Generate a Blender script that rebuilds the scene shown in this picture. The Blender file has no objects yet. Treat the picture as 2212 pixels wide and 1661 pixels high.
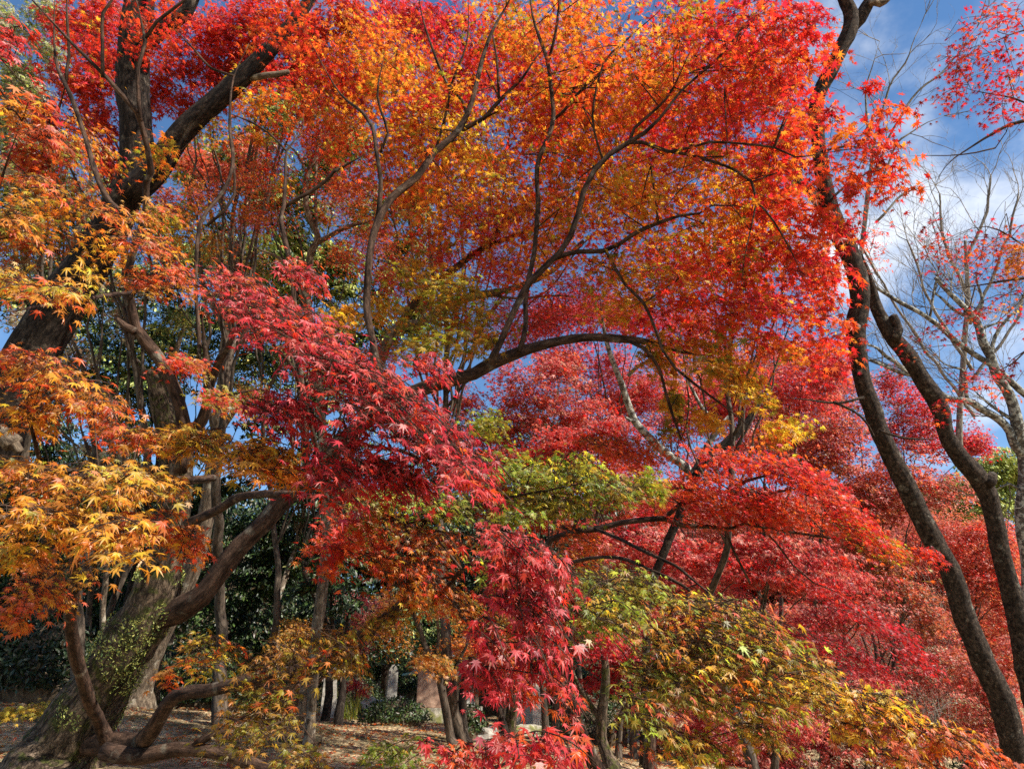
import bpy, math
import numpy as np
from mathutils import Vector, noise

# ------------------------------------------------------------------ camera
SC = bpy.context.scene
EYE = np.array([0.0, 0.0, 1.6])
PITCH = math.radians(26.3)
F, CX, CY = 1475.0, 1106.0, 830.5            # focal length and centre of the photo's layout grid (2212 x 1661)
FWD = np.array([0, math.cos(PITCH), math.sin(PITCH)])
UPV = np.array([0, -math.sin(PITCH), math.cos(PITCH)])
cam_d = bpy.data.cameras.new('camera')
cam = bpy.data.objects.new('camera', cam_d)
SC.collection.objects.link(cam)
cam.location = EYE
cam.rotation_euler = (math.pi / 2 + PITCH, 0, 0)
cam_d.sensor_width = 36.0
cam_d.lens = 36.0 * F / 2212.0
cam_d.clip_end = 2000
SC.camera = cam

# ------------------------------------------------------------------ light
SUN_AZ, SUN_EL = math.radians(122), math.radians(40)     # clockwise from +Y
world = bpy.data.worlds.new('World'); SC.world = world
world.use_nodes = True
wn, wl = world.node_tree.nodes, world.node_tree.links
wn.clear()
w_out = wn.new('ShaderNodeOutputWorld'); w_bg = wn.new('ShaderNodeBackground')
sky = wn.new('ShaderNodeTexSky'); sky.sky_type = 'NISHITA'; sky.sun_disc = False
sky.sun_elevation = SUN_EL; sky.sun_rotation = SUN_AZ
sky.air_density = 1.0; sky.dust_density = 0.1; sky.ozone_density = 1.6
hsv = wn.new('ShaderNodeHueSaturation'); hsv.inputs['Saturation'].default_value = 1.18
tc = wn.new('ShaderNodeTexCoord')
mp = wn.new('ShaderNodeMapping'); mp.inputs['Scale'].default_value = (1.0, 1.0, 1.6)
nz = wn.new('ShaderNodeTexNoise'); nz.inputs['Scale'].default_value = 3.2; nz.inputs['Detail'].default_value = 7; nz.inputs['Roughness'].default_value = 0.55
vm = wn.new('ShaderNodeVectorMath'); vm.operation = 'DISTANCE'
CL = np.array([0.62, 0.52, 0.60]); CL /= np.linalg.norm(CL)
vm.inputs[1].default_value = CL
mr = wn.new('ShaderNodeMapRange'); mr.inputs[1].default_value = 0.02; mr.inputs[2].default_value = 0.50
mr.inputs[3].default_value = 0.11; mr.inputs[4].default_value = -0.08
ad = wn.new('ShaderNodeMath'); ad.operation = 'ADD'
rp = wn.new('ShaderNodeMapRange'); rp.inputs[1].default_value = 0.50; rp.inputs[2].default_value = 0.74; rp.interpolation_type = 'SMOOTHSTEP'
mx = wn.new('ShaderNodeMixRGB'); mx.inputs[2].default_value = (5.6, 5.9, 6.4, 1)
wl.new(tc.outputs['Generated'], mp.inputs['Vector']); wl.new(mp.outputs[0], nz.inputs['Vector'])
wl.new(tc.outputs['Generated'], vm.inputs[0]); wl.new(vm.outputs['Value'], mr.inputs[0])
wl.new(nz.outputs['Fac'], ad.inputs[0]); wl.new(mr.outputs[0], ad.inputs[1]); wl.new(ad.outputs[0], rp.inputs[0])
wl.new(sky.outputs[0], hsv.inputs['Color']); wl.new(hsv.outputs[0], mx.inputs[1]); wl.new(rp.outputs[0], mx.inputs[0])
wl.new(mx.outputs[0], w_bg.inputs['Color']); w_bg.inputs['Strength'].default_value = 0.105
wl.new(w_bg.outputs[0], w_out.inputs['Surface'])

sun_d = bpy.data.lights.new('sun', 'SUN'); sun_d.energy = 5.0; sun_d.angle = math.radians(0.5); sun_d.color = (1.0, 0.93, 0.82)
sun = bpy.data.objects.new('sun', sun_d); SC.collection.objects.link(sun)
SUNV = Vector((math.sin(SUN_AZ) * math.cos(SUN_EL), math.cos(SUN_AZ) * math.cos(SUN_EL), math.sin(SUN_EL)))
sun.rotation_euler = (-SUNV).to_track_quat('-Z', 'Y').to_euler()
SC.view_settings.view_transform = 'Standard'; SC.view_settings.look = 'None'
SC.view_settings.exposure = 0.92; SC.view_settings.gamma = 1.0
SC.cycles.max_bounces = 7; SC.cycles.diffuse_bounces = 4; SC.cycles.transmission_bounces = 5
SC.cycles.glossy_bounces = 2; SC.cycles.sample_clamp_indirect = 4.0
SC.cycles.use_denoising = False

RNG = np.random.default_rng(7)

# ------------------------------------------------------------------ materials
def new_mat(name):
    m = bpy.data.materials.new(name); m.use_nodes = True
    n, l = m.node_tree.nodes, m.node_tree.links
    n.clear()
    o = n.new('ShaderNodeOutputMaterial')
    return m, n, l, o

def leaf_mat(name, trans=0.5, gloss=0.05, rough=0.45):
    m, n, l, o = new_mat(name)
    at = n.new('ShaderNodeAttribute'); at.attribute_name = 'Col'
    df = n.new('ShaderNodeBsdfDiffuse'); tr = n.new('ShaderNodeBsdfTranslucent')
    gl = n.new('ShaderNodeBsdfGlossy'); gl.inputs['Roughness'].default_value = rough
    gl.inputs['Color'].default_value = (1, 1, 1, 1)
    g = n.new('ShaderNodeGamma'); g.inputs['Gamma'].default_value = 1.08
    m1 = n.new('ShaderNodeMixShader'); m1.inputs[0].default_value = trans
    m2 = n.new('ShaderNodeMixShader'); m2.inputs[0].default_value = gloss
    l.new(at.outputs['Color'], df.inputs['Color']); l.new(at.outputs['Color'], g.inputs[0]); l.new(g.outputs[0], tr.inputs['Color'])
    l.new(df.outputs[0], m1.inputs[1]); l.new(tr.outputs[0], m1.inputs[2])
    l.new(m1.outputs[0], m2.inputs[1]); l.new(gl.outputs[0], m2.inputs[2]); l.new(m2.outputs[0], o.inputs[0])
    return m

def bark_mat(name, c1, c2, patch=None, patch_lo=0.56, patch_hi=0.62, patch_scale=9.0, moss=None, moss_scale=6.0, along=True, bump=0.5, scale=28.0, stretch=0.3):
    m, n, l, o = new_mat(name)
    b = n.new('ShaderNodeBsdfPrincipled'); b.inputs['Roughness'].default_value = 0.9
    b.inputs['Specular IOR Level'].default_value = 0.15
    if along:
        tcn = n.new('ShaderNodeAttribute'); tcn.attribute_name = 'Col'; co = tcn.outputs['Vector']
    else:
        tcn = n.new('ShaderNodeTexCoord'); co = tcn.outputs['Object']
    mpn = n.new('ShaderNodeMapping'); mpn.inputs['Scale'].default_value = (1, 1, stretch)
    nn = n.new('ShaderNodeTexNoise'); nn.inputs['Scale'].default_value = scale; nn.inputs['Detail'].default_value = 8; nn.inputs['Roughness'].default_value = 0.65
    r = n.new('ShaderNodeValToRGB')
    r.color_ramp.elements[0].position = 0.38; r.color_ramp.elements[0].color = (*c1, 1)
    r.color_ramp.elements[1].position = 0.64; r.color_ramp.elements[1].color = (*c2, 1)
    l.new(co, mpn.inputs[0]); l.new(mpn.outputs[0], nn.inputs['Vector']); l.new(nn.outputs['Fac'], r.inputs[0])
    col = r.outputs[0]
    if patch:
        n2 = n.new('ShaderNodeTexNoise'); n2.inputs['Scale'].default_value = patch_scale; n2.inputs['Detail'].default_value = 6
        mr2 = n.new('ShaderNodeMapRange'); mr2.inputs[1].default_value = patch_lo; mr2.inputs[2].default_value = patch_hi
        mi = n.new('ShaderNodeMixRGB'); mi.inputs[2].default_value = (*patch, 1)
        l.new(co, n2.inputs['Vector']); l.new(n2.outputs['Fac'], mr2.inputs[0]); l.new(mr2.outputs[0], mi.inputs[0]); l.new(col, mi.inputs[1])
        col = mi.outputs[0]
    if moss:
        n3 = n.new('ShaderNodeTexNoise'); n3.inputs['Scale'].default_value = moss_scale; n3.inputs['Detail'].default_value = 8
        mr3 = n.new('ShaderNodeMapRange'); mr3.inputs[1].default_value = 0.50; mr3.inputs[2].default_value = 0.62
        mi3 = n.new('ShaderNodeMixRGB'); mi3.inputs[2].default_value = (*moss, 1)
        l.new(co, n3.inputs['Vector']); l.new(n3.outputs['Fac'], mr3.inputs[0]); l.new(mr3.outputs[0], mi3.inputs[0]); l.new(col, mi3.inputs[1])
        col = mi3.outputs[0]
    ht = nn.outputs['Fac']
    if along:
        vo = n.new('ShaderNodeTexVoronoi'); vo.feature = 'DISTANCE_TO_EDGE'; vo.inputs['Scale'].default_value = scale * 1.3
        mv = n.new('ShaderNodeMapRange'); mv.inputs[1].default_value = 0.0; mv.inputs[2].default_value = 0.14; mv.inputs[3].default_value = 0.35
        wv = n.new('ShaderNodeMixRGB'); wv.inputs[0].default_value = 0.10
        l.new(mpn.outputs[0], wv.inputs[1]); l.new(nn.outputs['Color'], wv.inputs[2]); l.new(wv.outputs[0], vo.inputs['Vector']); l.new(vo.outputs['Distance'], mv.inputs[0])
        mm = n.new('ShaderNodeMixRGB'); mm.blend_type = 'MULTIPLY'; mm.inputs[0].default_value = 0.75
        l.new(col, mm.inputs[1]); l.new(mv.outputs[0], mm.inputs[2]); col = mm.outputs[0]
        ma = n.new('ShaderNodeMath'); ma.operation = 'MULTIPLY'; l.new(nn.outputs['Fac'], ma.inputs[0]); l.new(mv.outputs[0], ma.inputs[1]); ht = ma.outputs[0]
    l.new(col, b.inputs['Base Color'])
    bp = n.new('ShaderNodeBump'); bp.inputs['Strength'].default_value = bump; bp.inputs['Distance'].default_value = 0.02
    l.new(ht, bp.inputs['Height']); l.new(bp.outputs[0], b.inputs['Normal'])
    l.new(b.outputs[0], o.inputs[0])
    return m

M_LEAF = leaf_mat('maple_leaf', trans=0.66, gloss=0.03)
M_EVER = leaf_mat('evergreen_leaf', trans=0.3, gloss=0.035, rough=0.45)
M_MAPLE = bark_mat('maple_bark', (0.022, 0.012, 0.008), (0.115, 0.068, 0.046), patch=(0.19, 0.165, 0.125), patch_lo=0.60, patch_hi=0.72)
M_MOSSY = bark_mat('mossy_bark', (0.03, 0.02, 0.014), (0.21, 0.15, 0.10), moss=(0.070, 0.072, 0.020), bump=1.0, scale=26, moss_scale=15)
M_DARK = bark_mat('dark_bark', (0.010, 0.007, 0.006), (0.070, 0.052, 0.040), patch=(0.15, 0.125, 0.095), patch_lo=0.58, patch_hi=0.72, bump=0.9, scale=34)
M_CHERRY = bark_mat('slender_bark', (0.018, 0.012, 0.009), (0.105, 0.076, 0.056), patch=(0.24, 0.22, 0.18), patch_lo=0.62, patch_hi=0.74, patch_scale=11, stretch=0.8, bump=0.8)
M_LICHEN = bark_mat('lichen_bark', (0.06, 0.05, 0.045), (0.20, 0.18, 0.145), patch=(0.44, 0.435, 0.38), patch_lo=0.47, patch_hi=0.57, patch_scale=16, stretch=1.4)
M_PALE = bark_mat('pale_bark', (0.07, 0.05, 0.035), (0.26, 0.20, 0.14), patch=(0.40, 0.35, 0.27), patch_lo=0.58, patch_hi=0.68)
M_BACK = bark_mat('grey_brown_bark', (0.04, 0.03, 0.022), (0.15, 0.115, 0.085), scale=14)
M_TWIG = bark_mat('bare_twig', (0.16, 0.13, 0.10), (0.38, 0.33, 0.27), scale=14)

def stone_mat(name, c1, c2, moss=None, scale=12.0, bump=0.3):
    return bark_mat(name, c1, c2, moss=moss, bump=bump, scale=scale, stretch=1.0, along=False)

def plain_mat(name, c, rough=0.6, var=0.25, scale=9):
    return bark_mat(name, tuple(x * (1 - var) for x in c), tuple(x * (1 + var) for x in c), bump=0.15, scale=scale, stretch=1.0, along=False)

# ------------------------------------------------------------------ mesh builder
class MB:
    def __init__(self): self.v, self.f, self.c, self.n = [], [], [], 0
    def add(self, verts, faces, mat=0, col=None, smooth=False):
        verts = np.asarray(verts, dtype=np.float32).reshape(-1, 3); k = len(verts)
        if k == 0: return
        self.v.append(verts)
        if col is None: col = np.ones((k, 3), dtype=np.float32) * 0.1
        col = np.asarray(col, dtype=np.float32)
        if col.ndim == 1: col = np.tile(col, (k, 1))
        self.c.append(col)
        faces = faces if isinstance(faces, list) else [faces]
        for fa in faces:
            fa = np.asarray(fa, dtype=np.int32)
            if len(fa): self.f.append((fa + self.n, mat, smooth))
        self.n += k
    def build(self, name, mats, parent=None, origin=(0, 0, 0)):
        me = bpy.data.meshes.new(name)
        if self.n:
            V = np.concatenate(self.v) - np.asarray(origin, dtype=np.float32)
            tot = [np.full(len(f), f.shape[1], dtype=np.int32) for f, _, _ in self.f]
            lt = np.concatenate(tot); ls = np.concatenate([[0], np.cumsum(lt)[:-1]]).astype(np.int32)
            vi = np.concatenate([f.ravel() for f, _, _ in self.f])
            me.vertices.add(len(V)); me.loops.add(len(vi)); me.polygons.add(len(lt))
            me.vertices.foreach_set('co', V.ravel()); me.loops.foreach_set('vertex_index', vi)
            me.polygons.foreach_set('loop_start', ls)
            me.polygons.foreach_set('material_index', np.concatenate([np.full(len(f), m, dtype=np.int32) for f, m, _ in self.f]))
            me.polygons.foreach_set('use_smooth', np.concatenate([np.full(len(f), s, dtype=bool) for f, _, s in self.f]))
            C = np.concatenate(self.c)
            a = me.color_attributes.new('Col', 'FLOAT_COLOR', 'POINT')
            a.data.foreach_set('color', np.concatenate([C, np.ones((len(C), 1), dtype=np.float32)], 1).ravel())
            me.update(calc_edges=True)
        for m in (mats if isinstance(mats, (list, tuple)) else [mats]): me.materials.append(m)
        o = bpy.data.objects.new(name, me); SC.collection.objects.link(o)
        if parent is not None: o.parent = parent
        else: o.location = origin
        return o

def P(x, y, d):
    """a point of the place: the direction of layout point (x, y) and its own distance d in metres"""
    return EYE + d * (FWD + np.array([(x - CX) / F, 0, 0]) - (y - CY) / F * UPV)

def sstep(a, b, x):
    t = np.clip((np.asarray(x, dtype=float) - a) / (b - a), 0, 1); return t * t * (3 - 2 * t)

def ground_z(X, Y):
    X = np.asarray(X, dtype=float); Y = np.asarray(Y, dtype=float)
    h = 1.25 * sstep(0.8, 4.6, Y) + 0.02 * np.clip(Y - 5, 0, 25) + 0.075 * np.clip(-X, 0, 14) * sstep(4, 9, Y)
    h = h - 0.35 * sstep(-1, 3, X) * sstep(2, 5, Y) - 0.16 * np.clip(X - 3, 0, 12) * sstep(3, 9, Y)
    h = h + 0.30 * np.clip(Y - 17, 0, 70) * sstep(0, 7, X) + 0.20 * np.clip(Y - 26, 0, 70) * (1 - sstep(0, 7, X))
    h = h + 0.05 * np.sin(1.7 * X + 0.6 * Y) * np.cos(1.3 * Y - 0.5 * X) + 0.03 * np.sin(4.1 * X) * np.sin(3.7 * Y + 1)
    return h

def gp(x, d, dz=0.0):
    X = d * (x - CX) / F; Y = d * 1.125
    return np.array([X, Y, float(ground_z(X, Y)) + dz])

def smooth_path(pts, rad, step):
    pts = np.asarray(pts, float); rad = np.asarray(rad, float)
    if len(pts) < 2: return pts, rad
    ext = np.vstack([2 * pts[0] - pts[1], pts, 2 * pts[-1] - pts[-2]])
    out, ro = [], []
    for i in range(len(pts) - 1):
        p0, p1, p2, p3 = ext[i:i + 4]
        k = max(1, int(np.linalg.norm(p2 - p1) / step))
        t = np.arange(k)[:, None] / k
        out.append(0.5 * (2 * p1 + (p2 - p0) * t + (2 * p0 - 5 * p1 + 4 * p2 - p3) * t ** 2 + (3 * p1 - p0 - 3 * p2 + p3) * t ** 3))
        ro.append(rad[i] + (rad[i + 1] - rad[i]) * t[:, 0])
    out.append(pts[-1:]); ro.append(rad[-1:])
    return np.concatenate(out), np.concatenate(ro)

def tube(mb, pts, rad, sides=6, mat=0, rough=0.0, freq=3.0, cap=True):
    pts = np.asarray(pts, float); rad = np.asarray(rad, float); N = len(pts)
    if N < 2: return
    t = np.gradient(pts, axis=0); t /= np.linalg.norm(t, axis=1, keepdims=True) + 1e-9
    ref = np.eye(3)[np.argmin(np.abs(t).mean(0))]
    u = np.cross(t, ref); u /= np.linalg.norm(u, axis=1, keepdims=True) + 1e-9
    w = np.cross(t, u)
    a = np.arange(sides) / sides * 2 * np.pi
    dirs = u[:, None] * np.cos(a)[None, :, None] + w[:, None] * np.sin(a)[None, :, None]
    R = np.repeat(rad[:, None], sides, 1)
    if rough > 0:
        base = pts[:, None] + dirs * R[..., None]
        k = np.empty_like(R)
        for i in range(N):
            for j in range(sides):
                q = Vector(base[i, j] * freq)
                k[i, j] = noise.noise(q) * 1.0 + 0.6 * noise.noise(q * 2.7)
        R = R * (1 + rough * k)
    V = pts[:, None] + dirs * R[..., None]
    i = np.arange(N - 1)[:, None] * sides; j = np.arange(sides)[None]; j2 = (j + 1) % sides
    fa = np.stack([i + j, i + j2, i + sides + j2, i + sides + j], -1).reshape(-1, 4)
    fl = [fa]
    V = V.reshape(-1, 3)
    if cap:
        V = np.vstack([V, pts[-1] + t[-1] * rad[-1] * 0.4, pts[0]])
        e = (N - 1) * sides; jj = np.arange(sides)
        fl.append(np.stack([e + jj, e + (jj + 1) % sides, np.full(sides, N * sides)], -1))
        fl.append(np.stack([(jj + 1) % sides, jj, np.full(sides, N * sides + 1)], -1))
    ar = np.concatenate([[0], np.cumsum(np.linalg.norm(np.diff(pts, axis=0), axis=1))]) + pts[0, 0] * 3.7
    q = np.stack([np.cos(a)[None] * rad[:, None], np.sin(a)[None] * rad[:, None], np.repeat(ar[:, None], sides, 1)], -1).reshape(-1, 3)
    if cap: q = np.vstack([q, [[0, 0, ar[-1]], [0, 0, ar[0]]]])
    mb.add(V, fl, mat, q, True)

# ------------------------------------------------------------------ leaves
def leaf_template(lobes, mids, curl):
    """star-shaped maple leaf, tip towards +y, unit = span of the longest lobe; fan from its centre"""
    ring = []
    for i, (a, ln) in enumerate(lobes):
        a = math.radians(a)
        if mids:
            w = 0.20 * ln
            ring += [(0.52 * ln, a - w / 0.62 * 0.55), (ln, a), (0.52 * ln, a + w / 0.62 * 0.55)]
        else:
            ring.append((ln, a))
        if i < len(lobes) - 1:
            b = math.radians(lobes[i + 1][0]); ring.append((0.30 if mids else 0.27, (a + b) / 2))
    ring.append((0.10, math.pi))
    v = [(0, 0, 0)]
    for k, (r, a) in enumerate(ring):
        v.append((r * math.sin(a), r * math.cos(a), -curl * r * r + 0.05 * curl * math.sin(5 * a + curl * 9)))
    n = len(ring)
    f = [(0, 1 + (k + 1) % n, 1 + k) for k in range(n)]
    return np.array(v, dtype=np.float32), np.array(f, dtype=np.int32)

L7 = [(-128, .42), (-82, .74), (-40, .92), (0, 1.0), (40, .92), (82, .74), (128, .42)]
L5 = [(-105, .60), (-50, .90), (0, 1.0), (50, .90), (105, .60)]
T_NEAR = [leaf_template(L7, True, c) for c in (0.04, 0.20, 0.42)]
T_MID = [leaf_template(L7, False, c) for c in (0.08, 0.35)]
T_FAR = [leaf_template(L5, False, c) for c in (0.15, 0.45)]
T_SPECK = [(np.array([(0, -.35, 0), (.62, .1, -.1), (.12, .25, 0), (0, 1, -.15), (-.12, .25, 0), (-.62, .1, -.1)], dtype=np.float32),
            np.array([(0, 1, 2), (0, 2, 3), (0, 3, 4), (0, 4, 5)], dtype=np.int32))]
T_OVAL = [(np.array([(0, -1, 0), (.36, -.3, .09), (.34, .3, .09), (0, 1, -.12), (-.34, .3, .09), (-.36, -.3, .09), (0, 0, -.02)], dtype=np.float32),
           np.array([(6, 0, 1), (6, 1, 2), (6, 2, 3), (6, 3, 4), (6, 4, 5), (6, 5, 0)], dtype=np.int32))]
LODS = {'near': T_NEAR, 'mid': T_MID, 'far': T_FAR, 'speck': T_SPECK, 'oval': T_OVAL}

def norm(v): return v / (np.linalg.norm(v, axis=-1, keepdims=True) + 1e-9)

def add_leaves(mb, pos, e1, e3, size, col, lod, mat=0):
    tpls = LODS[lod]
    which = RNG.integers(0, len(tpls), len(pos))
    e1 = norm(e1); e2 = norm(np.cross(e1, e3)); e3 = np.cross(e2, e1)
    for k, (tv, tf) in enumerate(tpls):
        s = which == k; n = int(s.sum())
        if not n: continue
        V = pos[s][:, None] + size[s][:, None, None] * (tv[None, :, 0:1] * e2[s][:, None] + tv[None, :, 1:2] * e1[s][:, None] + tv[None, :, 2:3] * e3[s][:, None])
        Fa = (np.arange(n)[:, None, None] * len(tv) + tf[None]).reshape(-1, 3)
        cv = np.repeat(col[s][:, None], len(tv), 1); rad = np.linalg.norm(tv[:, :2], axis=1)
        tip = np.clip((rad - .6) / .4, 0, 1)[None, :, None] * (RNG.random((n, 1, 1)) < .35) * RNG.uniform(.2, .8, (n, 1, 1))
        cv = cv * (1 - tip * np.array([.45, .62, .5])); cv[:, 0] *= np.array([1.12, 1.3, 1.1])
        mb.add(V, Fa, mat, np.clip(cv, 0, .9).reshape(-1, 3))

PAL = {
    'pinkred':  [(.66, .055, .065), (.58, .038, .050), (.72, .100, .100), (.52, .028, .050), (.64, .065, .045)],
    'crimson':  [(.46, .016, .030), (.40, .014, .036), (.54, .026, .030), (.48, .034, .045)],
    'red':      [(.66, .045, .020), (.60, .028, .022), (.70, .075, .022), (.54, .022, .020)],
    'deepred':  [(.44, .014, .016), (.36, .010, .016), (.52, .026, .018)],
    'redor':    [(.70, .110, .020), (.66, .080, .018), (.72, .160, .024), (.62, .055, .018)],
    'orange':   [(.74, .230, .026), (.72, .180, .022), (.76, .290, .030), (.68, .130, .020)],
    'amber':    [(.76, .320, .030), (.72, .260, .026), (.78, .380, .036), (.70, .300, .030)],
    'gold':     [(.76, .430, .040), (.70, .370, .034), (.78, .500, .055), (.64, .330, .034)],
    'yellow':   [(.70, .520, .050), (.62, .490, .055), (.74, .460, .045)],
    'olive':    [(.32, .250, .026), (.40, .270, .026), (.27, .250, .028), (.44, .230, .026)],
    'bronze':   [(.54, .230, .045), (.58, .200, .050), (.44, .250, .040), (.62, .270, .055), (.40, .260, .035)],
    'green':    [(.20, .260, .026), (.25, .300, .034), (.16, .220, .022), (.30, .290, .030)],
    'lime':     [(.42, .460, .060), (.36, .420, .050), (.50, .500, .100)],
    'pinkor':   [(.66, .150, .070), (.62, .110, .065), (.66, .210, .080), (.58, .180, .050)],
    'palepink': [(.74, .240, .190), (.70, .190, .160), (.72, .310, .220), (.66, .140, .120)],  # pale leaf pinks, also putting sun sheen on far crowns into the colour
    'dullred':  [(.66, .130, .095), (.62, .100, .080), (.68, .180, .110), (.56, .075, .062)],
    'brown':    [(.30, .130, .050), (.36, .160, .060), (.26, .100, .040)],
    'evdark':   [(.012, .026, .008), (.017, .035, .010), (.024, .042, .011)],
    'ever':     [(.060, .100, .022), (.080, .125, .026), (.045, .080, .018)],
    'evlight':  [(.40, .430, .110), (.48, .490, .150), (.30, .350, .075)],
    'tan':      [(.50, .390, .240), (.58, .460, .300), (.40, .300, .180)],
}
def pick_cols(pal, n, spread=0.22):
    """pal: name or list of (name, weight); the spray takes one palette, its leaves vary round it"""
    if not isinstance(pal, str):
        names = [p[0] for p in pal]; w = np.array([p[1] for p in pal], float)
        pal = names[RNG.choice(len(names), p=w / w.sum())]; other = np.array([PAL[q][0] for q in names], dtype=np.float32)
    else: other = None
    c = np.array(PAL[pal], dtype=np.float32)
    base = c[RNG.integers(len(c))]
    col = base * 0.4 + c[RNG.integers(len(c), size=n)] * 0.6
    if other is not None:
        o_ = RNG.random(n) < .32; col[o_] = other[RNG.integers(len(other), size=int(o_.sum()))]
    dull = RNG.random(n) < .07; col[dull] = col[dull] * .5 + np.array([.12, .06, .03]) * .5
    col = col * (1 + RNG.normal(0, spread, (n, 1))) * (1 + RNG.normal(0, 0.06, (n, 3)))
    return np.clip(col, 0.004, 0.85).astype(np.float32)

# ------------------------------------------------------------------ things
def thing(name, label, cat, loc, group=None, kind=None):
    o = bpy.data.objects.new(name, None); SC.collection.objects.link(o)
    o.location = [float(v) for v in loc]; o.empty_display_size = 0.2
    o['label'] = label; o['category'] = cat
    if group: o['group'] = group
    if kind: o['kind'] = kind
    return o

def tag(o, label, cat, group=None, kind=None):
    o['label'] = label; o['category'] = cat
    if group: o['group'] = group
    if kind: o['kind'] = kind
    return o

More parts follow.
